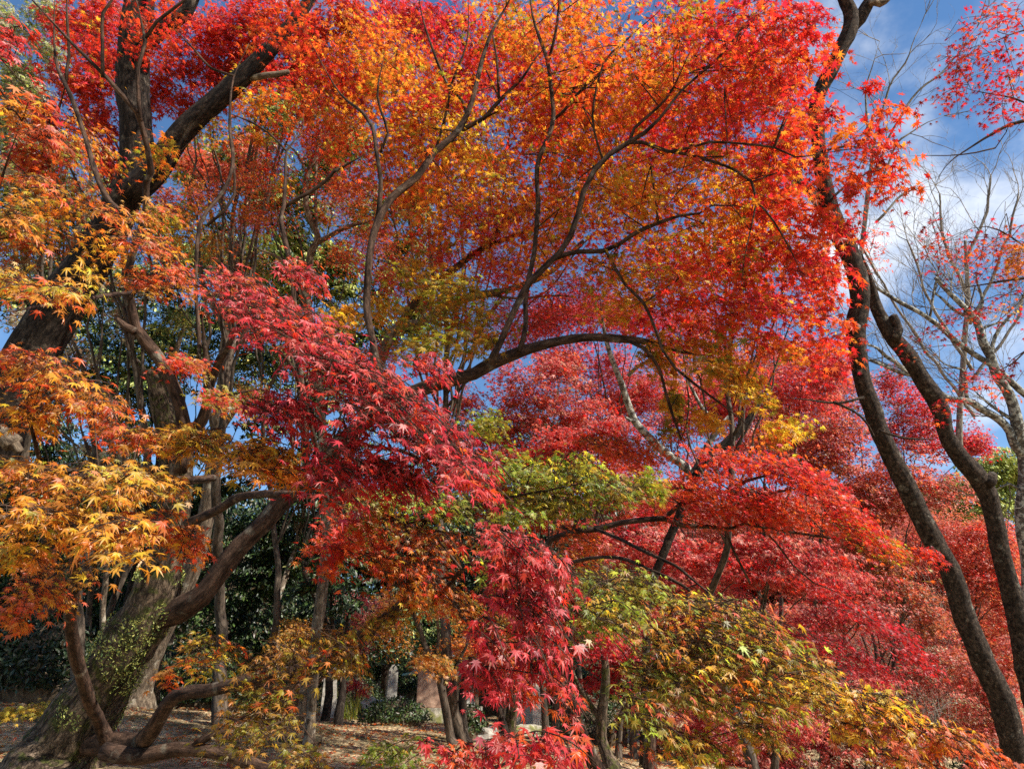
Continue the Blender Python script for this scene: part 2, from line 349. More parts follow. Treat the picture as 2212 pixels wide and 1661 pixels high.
COVK = {'near': 3.2, 'mid': 4.2, 'far': 4.0, 'speck': 4.0, 'oval': 3.0}      # leaf layers per unit of cover
LIGHTWARD = np.array([SUNV.x, SUNV.y, SUNV.z * .6])      # leaves tilt towards the sun
class Tree:
    """trunk and branches from laid-out polylines, then leaf sprays that hang on twigs grown from the nearest wood"""
    def __init__(self, name, label, loc, bark, group=None, leaf=None, cat='tree'):
        self.loc = np.asarray(loc, float); self.root = thing(name, label, cat, loc, group)
        self.bark = bark; self.leaf = leaf or M_LEAF
        self.np_, self.nr_ = [], []; self.parts = {}
    rs = 1.0
    def limb(self, pts, rad, part='branch', sides=8, step=0.08, rough=0.15, mat=None, wob=0.014, freq=4.0, label=None):
        p, r = smooth_path(pts, np.asarray(rad) * self.rs, step)
        if wob > 0:
            for i in range(1, len(p) - 1):
                q = Vector(p[i] * 2.2)
                p[i] += wob * np.array([noise.noise(q), noise.noise(q + Vector((9, 3, 1))), noise.noise(q + Vector((1, 7, 5)))])
        if part == 'branch' and len(r) > 6 and r[-1] < .02:
            k = min(8, len(r) // 2); r = r.copy(); r[-k:] *= np.linspace(1, .25, k)
        mb = MB(); tube(mb, p, r, sides, 0, rough, freq)
        o = mb.build(part, mat or self.bark, self.root, self.loc)
        if label: o['label'] = label
        self.np_.append(p); self.nr_.append(r)
        return p
    def blob(self, part, cx, cy, rx, ry, rot, d, dj, pal, cov=1.3, lod=None, size=0.035, per=None, L=None, az=None, droop=0.5, pitch=30, world=None, tw=None, azj=60):
        self.parts.setdefault(part, []).append(dict(cx=cx, cy=cy, rx=rx, ry=ry, rot=rot, d=d, dj=dj, pal=pal, cov=cov, lod=lod, size=size, per=per, L=L, az=az, droop=droop, pitch=pitch, tw=tw, azj=azj))
    def finish(self, part_name='leaf_spray', labels=None, twig_mat=None):
        NP = np.concatenate(self.np_); NR = np.concatenate(self.nr_)
        # gather all sprays
        jobs = []
        for part, bl in self.parts.items():
            for b in bl:
                d = b['d']; size = b['size']
                lod = b['lod'] or ('near' if d < 3.0 else 'mid' if d < 6.5 else 'far' if d < 15 else 'speck')
                la = 0.30 * (size * F / d) ** 2 if lod != 'oval' else 0.5 * (size * F / d) ** 2
                n = max(4, int(COVK[lod] * b['cov'] * math.pi * b['rx'] * b['ry'] / la))
                per = b['per'] or (20 if lod == 'near' else 38 if lod == 'mid' else 46)
                k = max(1, round(n / per)); ca, sa = math.cos(math.radians(b['rot'])), math.sin(math.radians(b['rot']))
                L = b['L'] or (0.30 if lod == 'near' else 0.46 if lod == 'mid' else 0.026 * d + 0.14)
                mn = min(b['rx'], b['ry'] * 1.6); L = min(L, max(0.10, 1.5 * mn * d / F))
                sh = 0.42 * L * F / d; RX = max(b['rx'] - sh, .3 * b['rx']); RY = max(b['ry'] - .6 * sh, .35 * b['ry'])
                for i in range(k):
                    rr = min(1.7, 0.60 * math.sqrt(-2 * math.log(RNG.random() + 1e-9))); th = RNG.random() * 2 * math.pi
                    ex, ey = rr * RX * math.cos(th), rr * RY * math.sin(th)
                    dd = d + b['dj'] * RNG.uniform(-1, 1)
                    c = P(b['cx'] + ex * ca - ey * sa, b['cy'] + ex * sa + ey * ca, dd)
                    near_b = [o_ for o_ in bl if abs(o_['cx'] - b['cx']) + abs(o_['cy'] - b['cy']) < 260]
                    bb = dict(b, pal=near_b[RNG.integers(len(near_b))]['pal']) if RNG.random() < .50 and near_b else b
                    jobs.append([c, part, bb, lod, max(3, int(per * RNG.uniform(0.7, 1.3))), L * RNG.uniform(0.75, 1.3)])
        C = np.array([j[0] for j in jobs])
        dist = np.full(len(jobs), 1e9)
        for s in range(0, len(NP), 400):
            dist = np.minimum(dist, np.sqrt(((C[:, None] - NP[None, s:s + 400]) ** 2).sum(-1)).min(1))
        mbs = {p: MB() for p in self.parts}
        cap = 4 * len(jobs) * 10 + len(NP) + 10
        nodes = np.empty((cap, 3)); nrad = np.empty(cap); m = len(NP); nodes[:m] = NP; nrad[:m] = NR
        for q in np.argsort(dist):
            c, part, b, lod, n, L = jobs[q]; mb = mbs[part]
            dv = ((nodes[:m] - c) ** 2).sum(1); k = int(dv.argmin()); a = nodes[k]
            away = c - a; hd = math.hypot(away[0], away[1])
            az = math.atan2(away[1], away[0]) if b['az'] is None else math.radians(b['az'])
            az += math.radians(b['azj']) * RNG.normal(0, 0.5) if b['az'] is not None or hd > 0.05 else RNG.uniform(-3, 3)
            h = np.array([math.cos(az), math.sin(az), 0]); sd = np.array([-h[1], h[0], 0])
            base = c - h * L * 0.5 + np.array([0, 0, b['droop'] * L * 0.5])
            # twig from the wood to the spray, then along the spray
            D = np.linalg.norm(base - a)
            r0 = min(nrad[k] * 0.7, 0.0025 + 0.0042 * min(1.5, D + L)) * (1.0 if b['tw'] is None else b['tw'])
            r0 = max(r0, 0.0016)
            ns = int(np.clip(D / 0.15, 2, 9))
            t = np.linspace(0, 1, ns)[:, None]
            jit = RNG.normal(0, 0.05 * D, (ns, 3)) * np.sin(np.pi * t)
            path = a + (base - a) * t + np.array([0, 0, 0.12 * D]) * np.sin(np.pi * t) + jit
            ts = np.linspace(0.2, 1, 5)[:, None]
            stem = base + h * ts * L + np.array([0, 0, -1]) * b['droop'] * L * ts ** 2
            allp = np.vstack([path, stem]); rr = np.linspace(r0, 0.0012, len(allp))
            if lod == 'near': allp, rr = smooth_path(allp, rr, 0.04)
            tube(mb, allp, rr, 5 if lod == 'near' else 3, 1, cap=False)
            e = len(path); nodes[m:m + e] = path; nrad[m:m + e] = np.linspace(r0, 0.002, e); m += e
            # the leaves
            tt = RNG.random(n) ** 0.8; env = np.sin(np.pi * np.clip(0.12 + 0.8 * tt, 0, 1)) ** 0.7
            uu = np.clip(RNG.normal(0, 0.5, n), -1.1, 1.1)
            pos = base + h * (tt * L)[:, None] + sd * (uu * env * L * 0.62)[:, None]
            pos[:, 2] += -b['droop'] * L * (tt ** 2 + 0.5 * uu ** 2) + RNG.normal(0, 0.045 * L + 0.008, n)
            la_ = az + uu * 1.1 + RNG.normal(0, 0.5, n)
            pi_ = np.radians(b['pitch']) + RNG.normal(0, 0.42, n)
            e1 = np.stack([np.cos(pi_) * np.cos(la_), np.cos(pi_) * np.sin(la_), -np.sin(pi_)], 1)
            e3 = np.stack([np.sin(pi_) * np.cos(la_), np.sin(pi_) * np.sin(la_), np.cos(pi_)], 1)
            ro = RNG.normal(0, 0.45, n)[:, None]
            e3 = e3 * np.cos(ro) + np.cross(e1, e3) * np.sin(ro)
            e3 = norm(e3 + LIGHTWARD * RNG.uniform(.2, 1.0, (n, 1))); e1 = e1 - e3 * (e1 * e3).sum(1, keepdims=True)
            sz = b['size'] * 0.62 * np.clip(RNG.normal(1, 0.28, n), 0.4, 1.7)
            col = pick_cols(b['pal'], n, .22 if lod in ('near', 'mid') else .34)
            add_leaves(mb, pos, e1, e3, sz, col, lod, 0)
            if lod == 'near':       # side twigs and petioles
                for i in range(n):
                    st = base + h * (max(0.15, tt[i] - 0.12) * L); st = st + np.array([0, 0, -b['droop'] * L * max(0.15, tt[i] - .12) ** 2])
                    tube(mb, [st, (st + pos[i]) / 2 + np.array([0, 0, 0.006]), pos[i]], [0.0008, 0.0006, 0.0004], 3, 1, cap=False)
        tm = twig_mat or self.bark
        for p, mb in mbs.items():
            o = mb.build(part_name, [self.leaf, tm], self.root, self.loc)
            if labels and p in labels: o['label'] = labels[p]
        return self

def px(pts, d, r=None):
    """laid-out polyline (x, y[, r]) or (x, y, r, d) -> world points and radii"""
    out, rad = [], []
    n = len(pts)
    for i, q in enumerate(pts):
        dd = q[3] if len(q) > 3 else (d if np.isscalar(d) else d[0] + (d[1] - d[0]) * i / (n - 1))
        out.append(P(q[0], q[1], dd)); rad.append((q[2] if len(q) > 2 else r) * dd / F)
    return np.array(out), np.array(rad)

def fade(pts, d, r0, r1):
    n = len(pts)
    return px([(p[0], p[1], r0 + (r1 - r0) * i / (n - 1)) for i, p in enumerate(pts)], d)

# ================================================================== ground
def make_ground():
    s = np.linspace(-1, 1, 150); gx = 140 * np.sinh(4.2 * s) / np.sinh(4.2)
    t = np.linspace(0, 1, 170); gy = -25 + 265 * np.sinh(3.0 * (t - 0.0)) / np.sinh(3.0)
    X, Y = np.meshgrid(gx, gy); Z = ground_z(X, Y)
    mb = MB(); nx, ny = len(gx), len(gy)
    i = np.arange(ny - 1)[:, None] * nx; j = np.arange(nx - 1)[None]
    fa = np.stack([i + j, i + j + 1, i + nx + j + 1, i + nx + j], -1).reshape(-1, 4)
    mb.add(np.stack([X, Y, Z], -1).reshape(-1, 3), fa, 0, None, True)
    m, n, l, o = new_mat('leaf_strewn_ground')
    b = n.new('ShaderNodeBsdfPrincipled'); b.inputs['Roughness'].default_value = 0.95; b.inputs['Specular IOR Level'].default_value = 0.1
    tcn = n.new('ShaderNodeTexCoord')
    vo = n.new('ShaderNodeTexVoronoi'); vo.inputs['Scale'].default_value = 26
    r = n.new('ShaderNodeValToRGB'); r.color_ramp.elements[0].color = (.20, .135, .075, 1); r.color_ramp.elements[1].color = (.60, .46, .27, 1)
    e = r.color_ramp.elements.new(0.5); e.color = (.40, .29, .16, 1)
    nn = n.new('ShaderNodeTexNoise'); nn.inputs['Scale'].default_value = 1.6; nn.inputs['Detail'].default_value = 8
    mr = n.new('ShaderNodeMapRange'); mr.inputs[1].default_value = 0.45; mr.inputs[2].default_value = 0.62
    mi = n.new('ShaderNodeMixRGB'); mi.inputs[2].default_value = (.075, .065, .030, 1)
    sx = n.new('ShaderNodeSeparateColor')
    l.new(tcn.outputs['Object'], vo.inputs['Vector']); l.new(vo.outputs['Color'], sx.inputs[0]); l.new(sx.outputs[0], r.inputs[0])
    l.new(tcn.outputs['Object'], nn.inputs['Vector']); l.new(nn.outputs['Fac'], mr.inputs[0]); l.new(mr.outputs[0], mi.inputs[0])
    l.new(r.outputs[0], mi.inputs[1]); l.new(mi.outputs[0], b.inputs['Base Color'])
    bp = n.new('ShaderNodeBump'); bp.inputs['Distance'].default_value = 0.03; bp.inputs['Strength'].default_value = 0.8
    l.new(vo.outputs['Distance'], bp.inputs['Height']); l.new(bp.outputs[0], b.inputs['Normal']); l.new(b.outputs[0], o.inputs[0])
    g = mb.build('ground', m); g['kind'] = 'structure'
make_ground()

def make_litter():
    mb = MB(); n = 44000
    d = 5 + 19 * RNG.random(n) ** 1.2; x = RNG.uniform(-120, 1500, n)
    X = d * (x - CX) / F; Y = d * 1.125
    pos = np.stack([X, Y, ground_z(X, Y) + 0.012 + RNG.random(n) * 0.02], 1)
    a = RNG.uniform(0, 6.3, n); z = RNG.normal(0, 0.3, n)
    e1 = np.stack([np.cos(a), np.sin(a), z], 1); e3 = np.stack([RNG.normal(0, .35, n), RNG.normal(0, .35, n), np.ones(n)], 1)
    col = np.concatenate([pick_cols(p, n // 8) for p in ('tan', 'tan', 'brown', 'tan', 'bronze', 'redor', 'tan', 'orange')])
    add_leaves(mb, pos, e1, e3, RNG.uniform(.020, .046, n), col, 'far')
    o = mb.build('fallen_leaves', [M_LEAF]); tag(o, 'tan and brown fallen maple leaves strewn over the bank', 'leaves', kind='stuff')
make_litter()

# ================================================================== the old maple (trunk at lower left)
OM = Tree('old_maple', 'huge old maple with ivied leaning trunk and long smooth limbs at lower left', gp(120, 4.75), M_MAPLE)
gb = gp(120, 4.75)
p, r = px([(150, 1610, 84), (185, 1545, 68), (245, 1444, 57), (282, 1377, 56), (329, 1300, 52), (350, 1220, 42), (372, 1140, 30), (388, 1060, 25), (396, 985, 22), (403, 920, 19)], (4.7, 4.4))
p = np.vstack([gb - [0.02, 0, .2], p]); r = np.concatenate([[0.36], r])
OM.limb(p, r, 'trunk', sides=22, step=0.06, rough=0.16, mat=M_MOSSY, freq=6, label='thick leaning trunk with mossy bark')
OM.limb(*px([(335, 1335, 26, 4.56), (385, 1318, 26, 4.52), (437, 1286, 24, 4.45), (470, 1242, 21), (521, 1175, 20), (571, 1125, 20), (610, 1080, 19), (665, 1030, 18), (740, 955, 17), (830, 885, 16), (915, 839, 16), (989, 818, 15), (1026, 808, 14), (1063, 785, 13.5), (1120, 761, 12), (1188, 741, 11), (1258, 731, 10), (1332, 734, 8.5), (1400, 738, 7), (1470, 760, 5), (1540, 770, 3)], (4.4, 4.7)), sides=14, step=0.06, label='long smooth limb arching across the middle')
OM.limb(*px([(388, 1020, 15), (396, 920, 15), (380, 849, 13), (353, 788, 12.5), (312, 734, 12), (291, 706, 11), (281, 640, 9), (279, 580, 8), (300, 510, 7), (316, 454, 7), (317, 393, 7), (327, 368, 7.5), (319, 319, 6), (304, 262, 6), (296, 242, 5.5), (228, 168, 5), (161, 101, 4.5), (67, 0, 4), (20, -50, 3)], (4.35, 3.6)), sides=10)
OM.limb(*px([(291, 716, 9), (270, 704, 8), (250, 686, 4.5)], 4.1), label='broken pale stub')
OM.limb(*px([(304, 262, 4.5), (297, 151, 4.2), (312, 94, 4), (300, 40, 3.5), (290, -20, 3)], 3.75))
OM.limb(*px([(310, 90, 3.6), (336, 50, 3.4), (396, 3, 3), (430, -30, 2.5)], 3.75))
OM.limb(*px([(222, 168, 4), (223, 100, 3.8), (223, 34, 3.6), (242, 0, 3.2), (260, -40, 2.5)], 3.7))
OM.limb(*px([(300, 480, 5), (242, 440, 5.5), (208, 370, 5.5), (188, 302, 5), (151, 208, 4.5), (134, 165, 4), (121, 121, 3.5), (118, 0, 3)], (4.0, 4.6)))
OM.limb(*px([(141, 185, 3.2), (151, 118, 3), (146, 40, 2.6), (145, -20, 2)], 4.5))
OM.limb(*px([(403, 945, 14), (437, 906, 13), (454, 855, 12), (450, 805, 9.5), (440, 741, 7), (436, 690, 5), (450, 640, 4)], (4.4, 4.1)))
OM.limb(*px([(450, 850, 8), (477, 775, 9), (494, 751, 7), (520, 700, 5), (560, 660, 4)], (4.3, 4.0)))
# thin limbs left of centre
OM.rs = 0.80
OM.limb(*px([(430, 780, 6), (425, 600, 5), (433, 480, 5), (464, 433, 5), (494, 386, 5.2), (504, 336, 5), (497, 286, 4.5), (497, 218, 4), (505, 165, 3.4), (538, 94, 3)], (4.2, 5.0)))
OM.limb(*px([(448, 487, 4), (485, 455, 4), (505, 420, 4), (504, 350, 3.6)], 4.9))
OM.limb(*px([(507, 165, 3.4), (454, 148, 3.2), (420, 110, 3), (376, 64, 2.6)], 5.0))
OM.limb(*px([(665, 1030, 8), (650, 800, 7), (626, 575, 7), (607, 476, 6), (613, 445, 5.5), (615, 380, 5), (618, 326, 4), (650, 285, 3), (655, 240, 2.5)], (4.4, 5.2)))
OM.limb(*px([(612, 450, 4.5), (640, 432, 5), (670, 418, 5), (705, 393, 5), (722, 372, 4.6), (760, 350, 4), (795, 330, 3.6)], 5.2))
OM.limb(*px([(618, 326, 3.4), (585, 290, 3), (540, 262, 2.8), (480, 240, 2)], 5.2))
# the three limbs that carry the orange canopy
OM.limb(*px([(835, 882, 12), (812, 790, 10), (805, 738, 9.5), (793, 660, 9.5), (797, 553, 9.8), (815, 480, 10), (845, 427, 10), (902, 380, 9.5), (936, 329, 9.2), (986, 289, 8.6), (1013, 242, 7.5), (1030, 181, 6.4), (1043, 128, 6), (1063, 67, 5), (1094, 13, 4), (1120, -40, 3)], (4.3, 5.4)), sides=10, label='smooth limb rising into the orange leaves')
OM.limb(*px([(815, 475, 7), (824, 386, 6), (815, 322, 5.4), (805, 275, 5), (784, 245, 4.6), (734, 201, 4), (695, 140, 3.4), (670, 90, 2.6)], (4.8, 5.2)))
OM.limb(*px([(822, 330, 4), (838, 290, 3.6), (815, 210, 3), (830, 120, 2.5)], 5.1))
OM.limb(*px([(995, 283, 6.5), (1025, 268, 6), (1046, 255, 5.6), (1080, 215, 5), (1130, 168, 4.4), (1157, 128, 4), (1190, 95, 3)], 5.2))
OM.limb(*px([(1078, 215, 3.8), (1076, 170, 3.4), (1073, 124, 3), (1065, 80, 2)], 5.2))
OM.limb(*px([(1009, 248, 4.4), (1000, 220, 4.2), (966, 181, 4), (936, 111, 3.6), (912, 34, 3.2), (905, -20, 3)], 5.2))
OM.limb(*px([(942, 320, 3.8), (955, 275, 3.6), (968, 230, 3.4), (973, 188, 3.2), (1009, 94, 2.8), (1013, -10, 2.4)], 5.2))
OM.limb(*px([(1120, 760, 8), (1130, 735, 7.5), (1135, 700, 7), (1134, 654, 7), (1143, 600, 7), (1154, 551, 6.8), (1160, 470, 6.8), (1161, 437, 6.8), (1159, 360, 6.6), (1184, 296, 6.6), (1193, 255, 6.2), (1189, 188, 5.6), (1183, 131, 5.2), (1157, 57, 4.6), (1144, 0, 4), (1138, -50, 3)], (4.45, 5.3)), sides=10)
OM.limb(*px([(1183, 140, 4.2), (1195, 100, 4), (1204, 50, 3.6), (1208, -20, 3)], 5.2))
OM.limb(*px([(1192, 262, 4.4), (1231, 222, 4.2), (1272, 181, 4), (1320, 145, 3.4), (1375, 120, 2.4)], 5.2))
OM.limb(*px([(1060, 788, 10), (1087, 728, 9), (1114, 664, 9), (1144, 610, 9), (1181, 573, 8.6), (1206, 549, 8.4), (1231, 511, 8), (1247, 464, 7.6), (1260, 410, 7.4), (1285, 366, 7.2), (1319, 333, 6.8), (1359, 309, 6.2), (1393, 289, 5.2), (1426, 259, 4.4), (1480, 190, 3.6), (1536, 141, 3.2), (1580, 94, 3), (1613, 50, 2.6), (1657, 27, 2.2), (1738, 8, 2)], (4.4, 4.6)), sides=10, label='smooth limb forking up to the right')
OM.limb(*px([(1196, 560, 6.6), (1248, 543, 6.6), (1305, 541, 6.4), (1339, 528, 6), (1369, 507, 5.8), (1423, 480, 5), (1470, 464, 4.4), (1510, 462, 4), (1536, 447, 3.6), (1587, 447, 3), (1640, 458, 2)], 4.6))
OM.limb(*px([(1360, 308, 4.6), (1372, 279, 4.4), (1406, 249, 4), (1443, 212, 3.6), (1470, 160, 2.8), (1500, 90, 2)], 4.6))
OM.limb(*px([(1362, 308, 5), (1389, 309, 4.8), (1440, 329, 4.4), (1477, 336, 4.2), (1536, 353, 4), (1587, 373, 4), (1620, 396, 4), (1632, 433, 3.6), (1620, 500, 3), (1607, 555, 2.6), (1600, 620, 2)], (4.6, 4.2)))
OM.limb(*px([(1632, 433, 3), (1671, 480, 2.8), (1700, 530, 2.4), (1730, 590, 2)], 4.2))
OM.limb(*px([(1440, 329, 3.4), (1490, 322, 3.4), (1530, 309, 3.4), (1610, 312, 3.2), (1671, 319, 3), (1718, 339, 2.6), (1780, 330, 2.4), (1840, 322, 2), (1880, 345, 1.8)], (4.5, 4.0)))
OM.limb(*px([(1302, 345, 3.4), (1280, 250, 3.2), (1302, 134, 3), (1339, 97, 3.4), (1372, 67, 3.2), (1423, 27, 3), (1450, -10, 2.6)], 4.7))
OM.limb(*px([(1310, 545, 4.6), (1319, 560, 4.4), (1349, 613, 4.4), (1389, 654, 4.4), (1416, 714, 4.2), (1430, 755, 4), (1457, 795, 4), (1513, 839, 4), (1556, 869, 3.8), (1603, 906, 3.4), (1630, 933, 3), (1657, 965, 2.2)], (4.6, 4.0)))
OM.limb(*px([(1359, 737, 5), (1389, 752, 5), (1423, 795, 4.4), (1440, 850, 4), (1473, 946, 3.6), (1500, 1000, 2.4)], 4.5))
# low limbs at the foot
OM.rs = 1.0
OM.limb(*px([(150, 1605, 24, 4.72), (202, 1607, 26, 4.55), (262, 1607, 25, 4.42), (302, 1602, 20, 4.34), (332, 1572, 17), (363, 1518, 15.5), (396, 1496, 15), (454, 1488, 14.5), (521, 1472, 14), (622, 1455, 15), (672, 1444, 16), (743, 1412, 16), (780, 1372, 15), (818, 1345, 14), (868, 1300, 12), (899, 1263, 9), (952, 1250, 6), (1000, 1230, 4.5), (1043, 1206, 3.5)], (4.3, 2.9)), sides=14, rough=0.08, label='low bare limb snaking along the bank')
OM.limb(*px([(225, 1622, 18), (302, 1632, 16), (386, 1615, 15), (470, 1625, 14), (538, 1646, 13), (620, 1680, 11)], (4.2, 3.9)), sides=12, label='lowest limb lying near the ground')
OM.limb(*px([(420, 1612, 9), (440, 1596, 9), (470, 1582, 8), (490, 1576, 5)], 4.05))
OM.limb(*px([(235, 1606, 18, 4.45), (215, 1565, 14, 4.35), (195, 1525, 13), (181, 1478, 12.5), (161, 1410, 13), (152, 1343, 13), (156, 1290, 13), (165, 1226, 11), (161, 1175, 9), (158, 1120, 7), (180, 1070, 5), (230, 1040, 3.5)], (4.2, 2.2)), sides=12, label='upright smooth limb beside the ivied trunk')
OM.limb(*px([(405, 1040, 8), (460, 1032, 7.4), (420, 1033, 7), (386, 1037, 7), (340, 1046, 7), (309, 1055, 6), (250, 1075, 4), (190, 1090, 3)], (4.35, 1.9)))
OM.limb(*px([(283, 632, 4.4), (228, 637, 4), (175, 648, 3.6), (90, 660, 3.2), (0, 672, 3)], (4.1, 2.0)))
OM.limb(*px([(405, 1130, 10), (464, 1104, 9.5), (514, 1072, 9), (571, 1067, 8.5), (640, 1068, 8), (668, 1060, 7), (678, 1030, 6), (692, 995, 5), (720, 950, 4), (760, 930, 3)], (4.4, 2.4)))
OM.limb(*px([(692, 1000, 5), (660, 860, 4.5), (620, 780, 4), (560, 720, 3.4), (500, 680, 2.6)], (2.9, 2.3)))
OM.limb(*px([(720, 950, 4), (790, 960, 3.8), (870, 975, 3.4), (950, 1010, 2.6), (1010, 1040, 2)], (2.5, 1.9)))
OM.limb(*px([(680, 1035, 4), (800, 1000, 3.6), (900, 985, 3.2)], (2.6, 2.4)))
OM.limb(*px([(868, 1300, 7), (890, 1200, 6), (876, 1130, 5), (860, 1090, 4), (880, 1060, 3)], (3.0, 2.7)))
OM.limb(*px([(876, 1130, 4), (980, 1110, 4), (1080, 1080, 3.6), (1180, 1060, 3.2), (1290, 1040, 2.4), (1370, 1060, 2)], (2.9, 2.7)))
OM.limb(*px([(952, 1293, 4.4), (986, 1249, 4.2), (1013, 1219, 4), (1043, 1206, 3.6), (1110, 1200, 3), (1170, 1240, 2.4), (1200, 1330, 2)], (2.9, 1.7)), label='dark twig that carries the drooping red leaves')
OM.limb(*px([(960, 1280, 4), (1000, 1330, 3.6), (1040, 1380, 3), (1075, 1450, 2.4)], (2.9, 1.8)))
OM.limb(*px([(560, 1465, 6), (575, 1440, 5), (540, 1420, 4), (470, 1415, 3)], (3.7, 2.6)))
OM.limb(*px([(640, 1455, 6), (640, 1520, 4), (600, 1570, 3)], (3.5, 2.5)))
OM.limb(*px([(620, 1680, 8), (800, 1690, 7), (960, 1680, 5), (1100, 1650, 4), (1230, 1620, 3)], (3.9, 1.5)))
OM.limb(*px([(0, 672, 3), (-30, 520, 3), (0, 400, 3), (40, 280, 2.5)], (2.0, 1.9)))
OM.limb(*px([(165, 1226, 6), (120, 1100, 5), (80, 960, 4), (60, 860, 3), (120, 830, 2)], (2.4, 2.0)))
OM.limb(*px([(283, 640, 5), (320, 600, 4), (380, 560, 3)], (4.1, 2.8)))

B = OM.blob
for a in [('red overhead', 300, 40, 90, 50, 0, 5.3, .3, [('red', 3), ('redor', 1)]), ('red overhead', 350, 100, 70, 40, 0, 5.3, .3, [('red', 3), ('crimson', 1)]), ('red overhead', 620, 60, 80, 50, 0, 5.3, .3, [('red', 2), ('redor', 2)]), ('red overhead', 200, 110, 70, 50, 0, 5.2, .3, [('red', 2), ('pinkred', 1)]), ('red overhead', 180, 330, 110, 70, 0, 5.0, .5, [('redor', 2), ('amber', 1), ('orange', 1)]), ('red overhead', 330, 340, 60, 50, 0, 5.2, .3, [('gold', 2), ('olive', 1), ('orange', 1)]), ('red overhead', 80, 480, 100, 80, 0, 4.6, .5, [('orange', 2), ('amber', 1), ('olive', 1)]), ('red overhead', 230, 560, 70, 40, 0, 4.4, .3, [('amber', 1), ('orange', 1)])]:
    B(*a, cov=.42, droop=.4, pitch=32, size=.055)
# --- drooping red sprays, centre
R1 = [('pinkred', 5), ('red', 1), ('redor', 1)]; R2 = [('pinkred', 4), ('crimson', 2), ('red', 1)]
for a in [('red droop', 520, 625, 95, 55, 20, 2.6, .25, [('redor', 2), ('pinkred', 2), ('orange', 1)]), ('red droop', 590, 690, 150, 60, 12, 2.3, .25, R1), ('red droop', 700, 760, 170, 60, 25, 2.1, .25, R1),
          ('red droop', 790, 830, 190, 70, 25, 2.0, .25, R1), ('red droop', 850, 900, 190, 80, 30, 1.9, .25, R2), ('red droop', 930, 960, 140, 70, 38, 1.9, .2, R2), ('red droop', 1000, 1020, 75, 60, 45, 1.8, .2, R1),
          ('red droop', 610, 890, 110, 50, -8, 2.0, .2, [('pinkred', 3), ('crimson', 1)]), ('red droop', 740, 1000, 90, 100, 30, 1.9, .2, R2), ('red droop', 930, 800, 60, 40, 30, 2.3, .2, R1), ('red droop', 650, 600, 60, 40, 10, 2.6, .2, R1), ('red droop', 850, 1040, 120, 70, 30, 2.1, .2, R2)]:
    B(*a, cov=1.2, az=-35, droop=0.55, pitch=44)
for a in [('red low', 1090, 1180, 90, 45, 10, 1.75, .15, R1), ('red low', 1170, 1230, 70, 60, 45, 1.7, .15, R1), ('red low', 1110, 1260, 90, 70, 0, 1.9, .2, R2), ('red low', 1140, 1330, 95, 60, 0, 1.7, .2, R2),
          ('red low', 1175, 1410, 60, 70, 10, 1.6, .15, R2), ('red low', 1065, 1400, 55, 60, 0, 1.6, .15, R1), ('red low', 1040, 1465, 60, 35, -25, 1.7, .15, [('pinkred', 2), ('redor', 2)]), ('red low', 1120, 1480, 60, 40, 0, 1.9, .2, [('redor', 2), ('red', 1)]), ('red low', 1215, 1500, 25, 75, -8, 1.6, .1, R1)]:
    B(*a, cov=1.25, az=-40, droop=0.75, pitch=58)
for a in [('red bottom', 1010, 1630, 90, 35, 0, 1.45, .1, R1), ('red bottom', 1130, 1625, 100, 45, 0, 1.4, .1, R1), ('red bottom', 1225, 1605, 50, 40, 0, 1.4, .1, R1)]:
    B(*a, cov=1.1, droop=0.4, pitch=45, az=-60)
# --- left amber sprays
A1 = [('amber', 4), ('gold', 1.2), ('orange', 2.5), ('olive', .5)]; A2 = [('orange', 3), ('amber', 3), ('redor', 1)]
for a in [('amber left', 80, 1030, 110, 55, 10, 1.9, .2, A1), ('amber left', 230, 1050, 120, 60, 0, 1.75, .2, A1), ('amber left', 110, 1130, 120, 60, 0, 1.7, .2, A1), ('amber left', 250, 1150, 100, 60, 15, 1.45, .1, [('gold', 2), ('amber', 3), ('orange', 1)]),
          ('amber left', 280, 1215, 40, 22, 20, 1.4, .08, [('yellow', 1), ('gold', 2), ('amber', 1)]), ('amber left', 60, 1200, 80, 40, 0, 1.8, .2, A1), ('amber left', 350, 1040, 90, 40, 10, 2.0, .2, A1),
          ('amber left', 430, 960, 110, 45, 10, 2.2, .2, [('amber', 2), ('olive', 1), ('gold', 1)]), ('amber left', 560, 985, 100, 50, 0, 2.1, .2, A1), ('amber left', 600, 1030, 90, 30, 0, 2.0, .2, A2)]:
    B(*a, cov=1.5, droop=0.4, pitch=38, az=-70, azj=90)
O1 = [('orange', 3), ('redor', 2), ('amber', 2)]
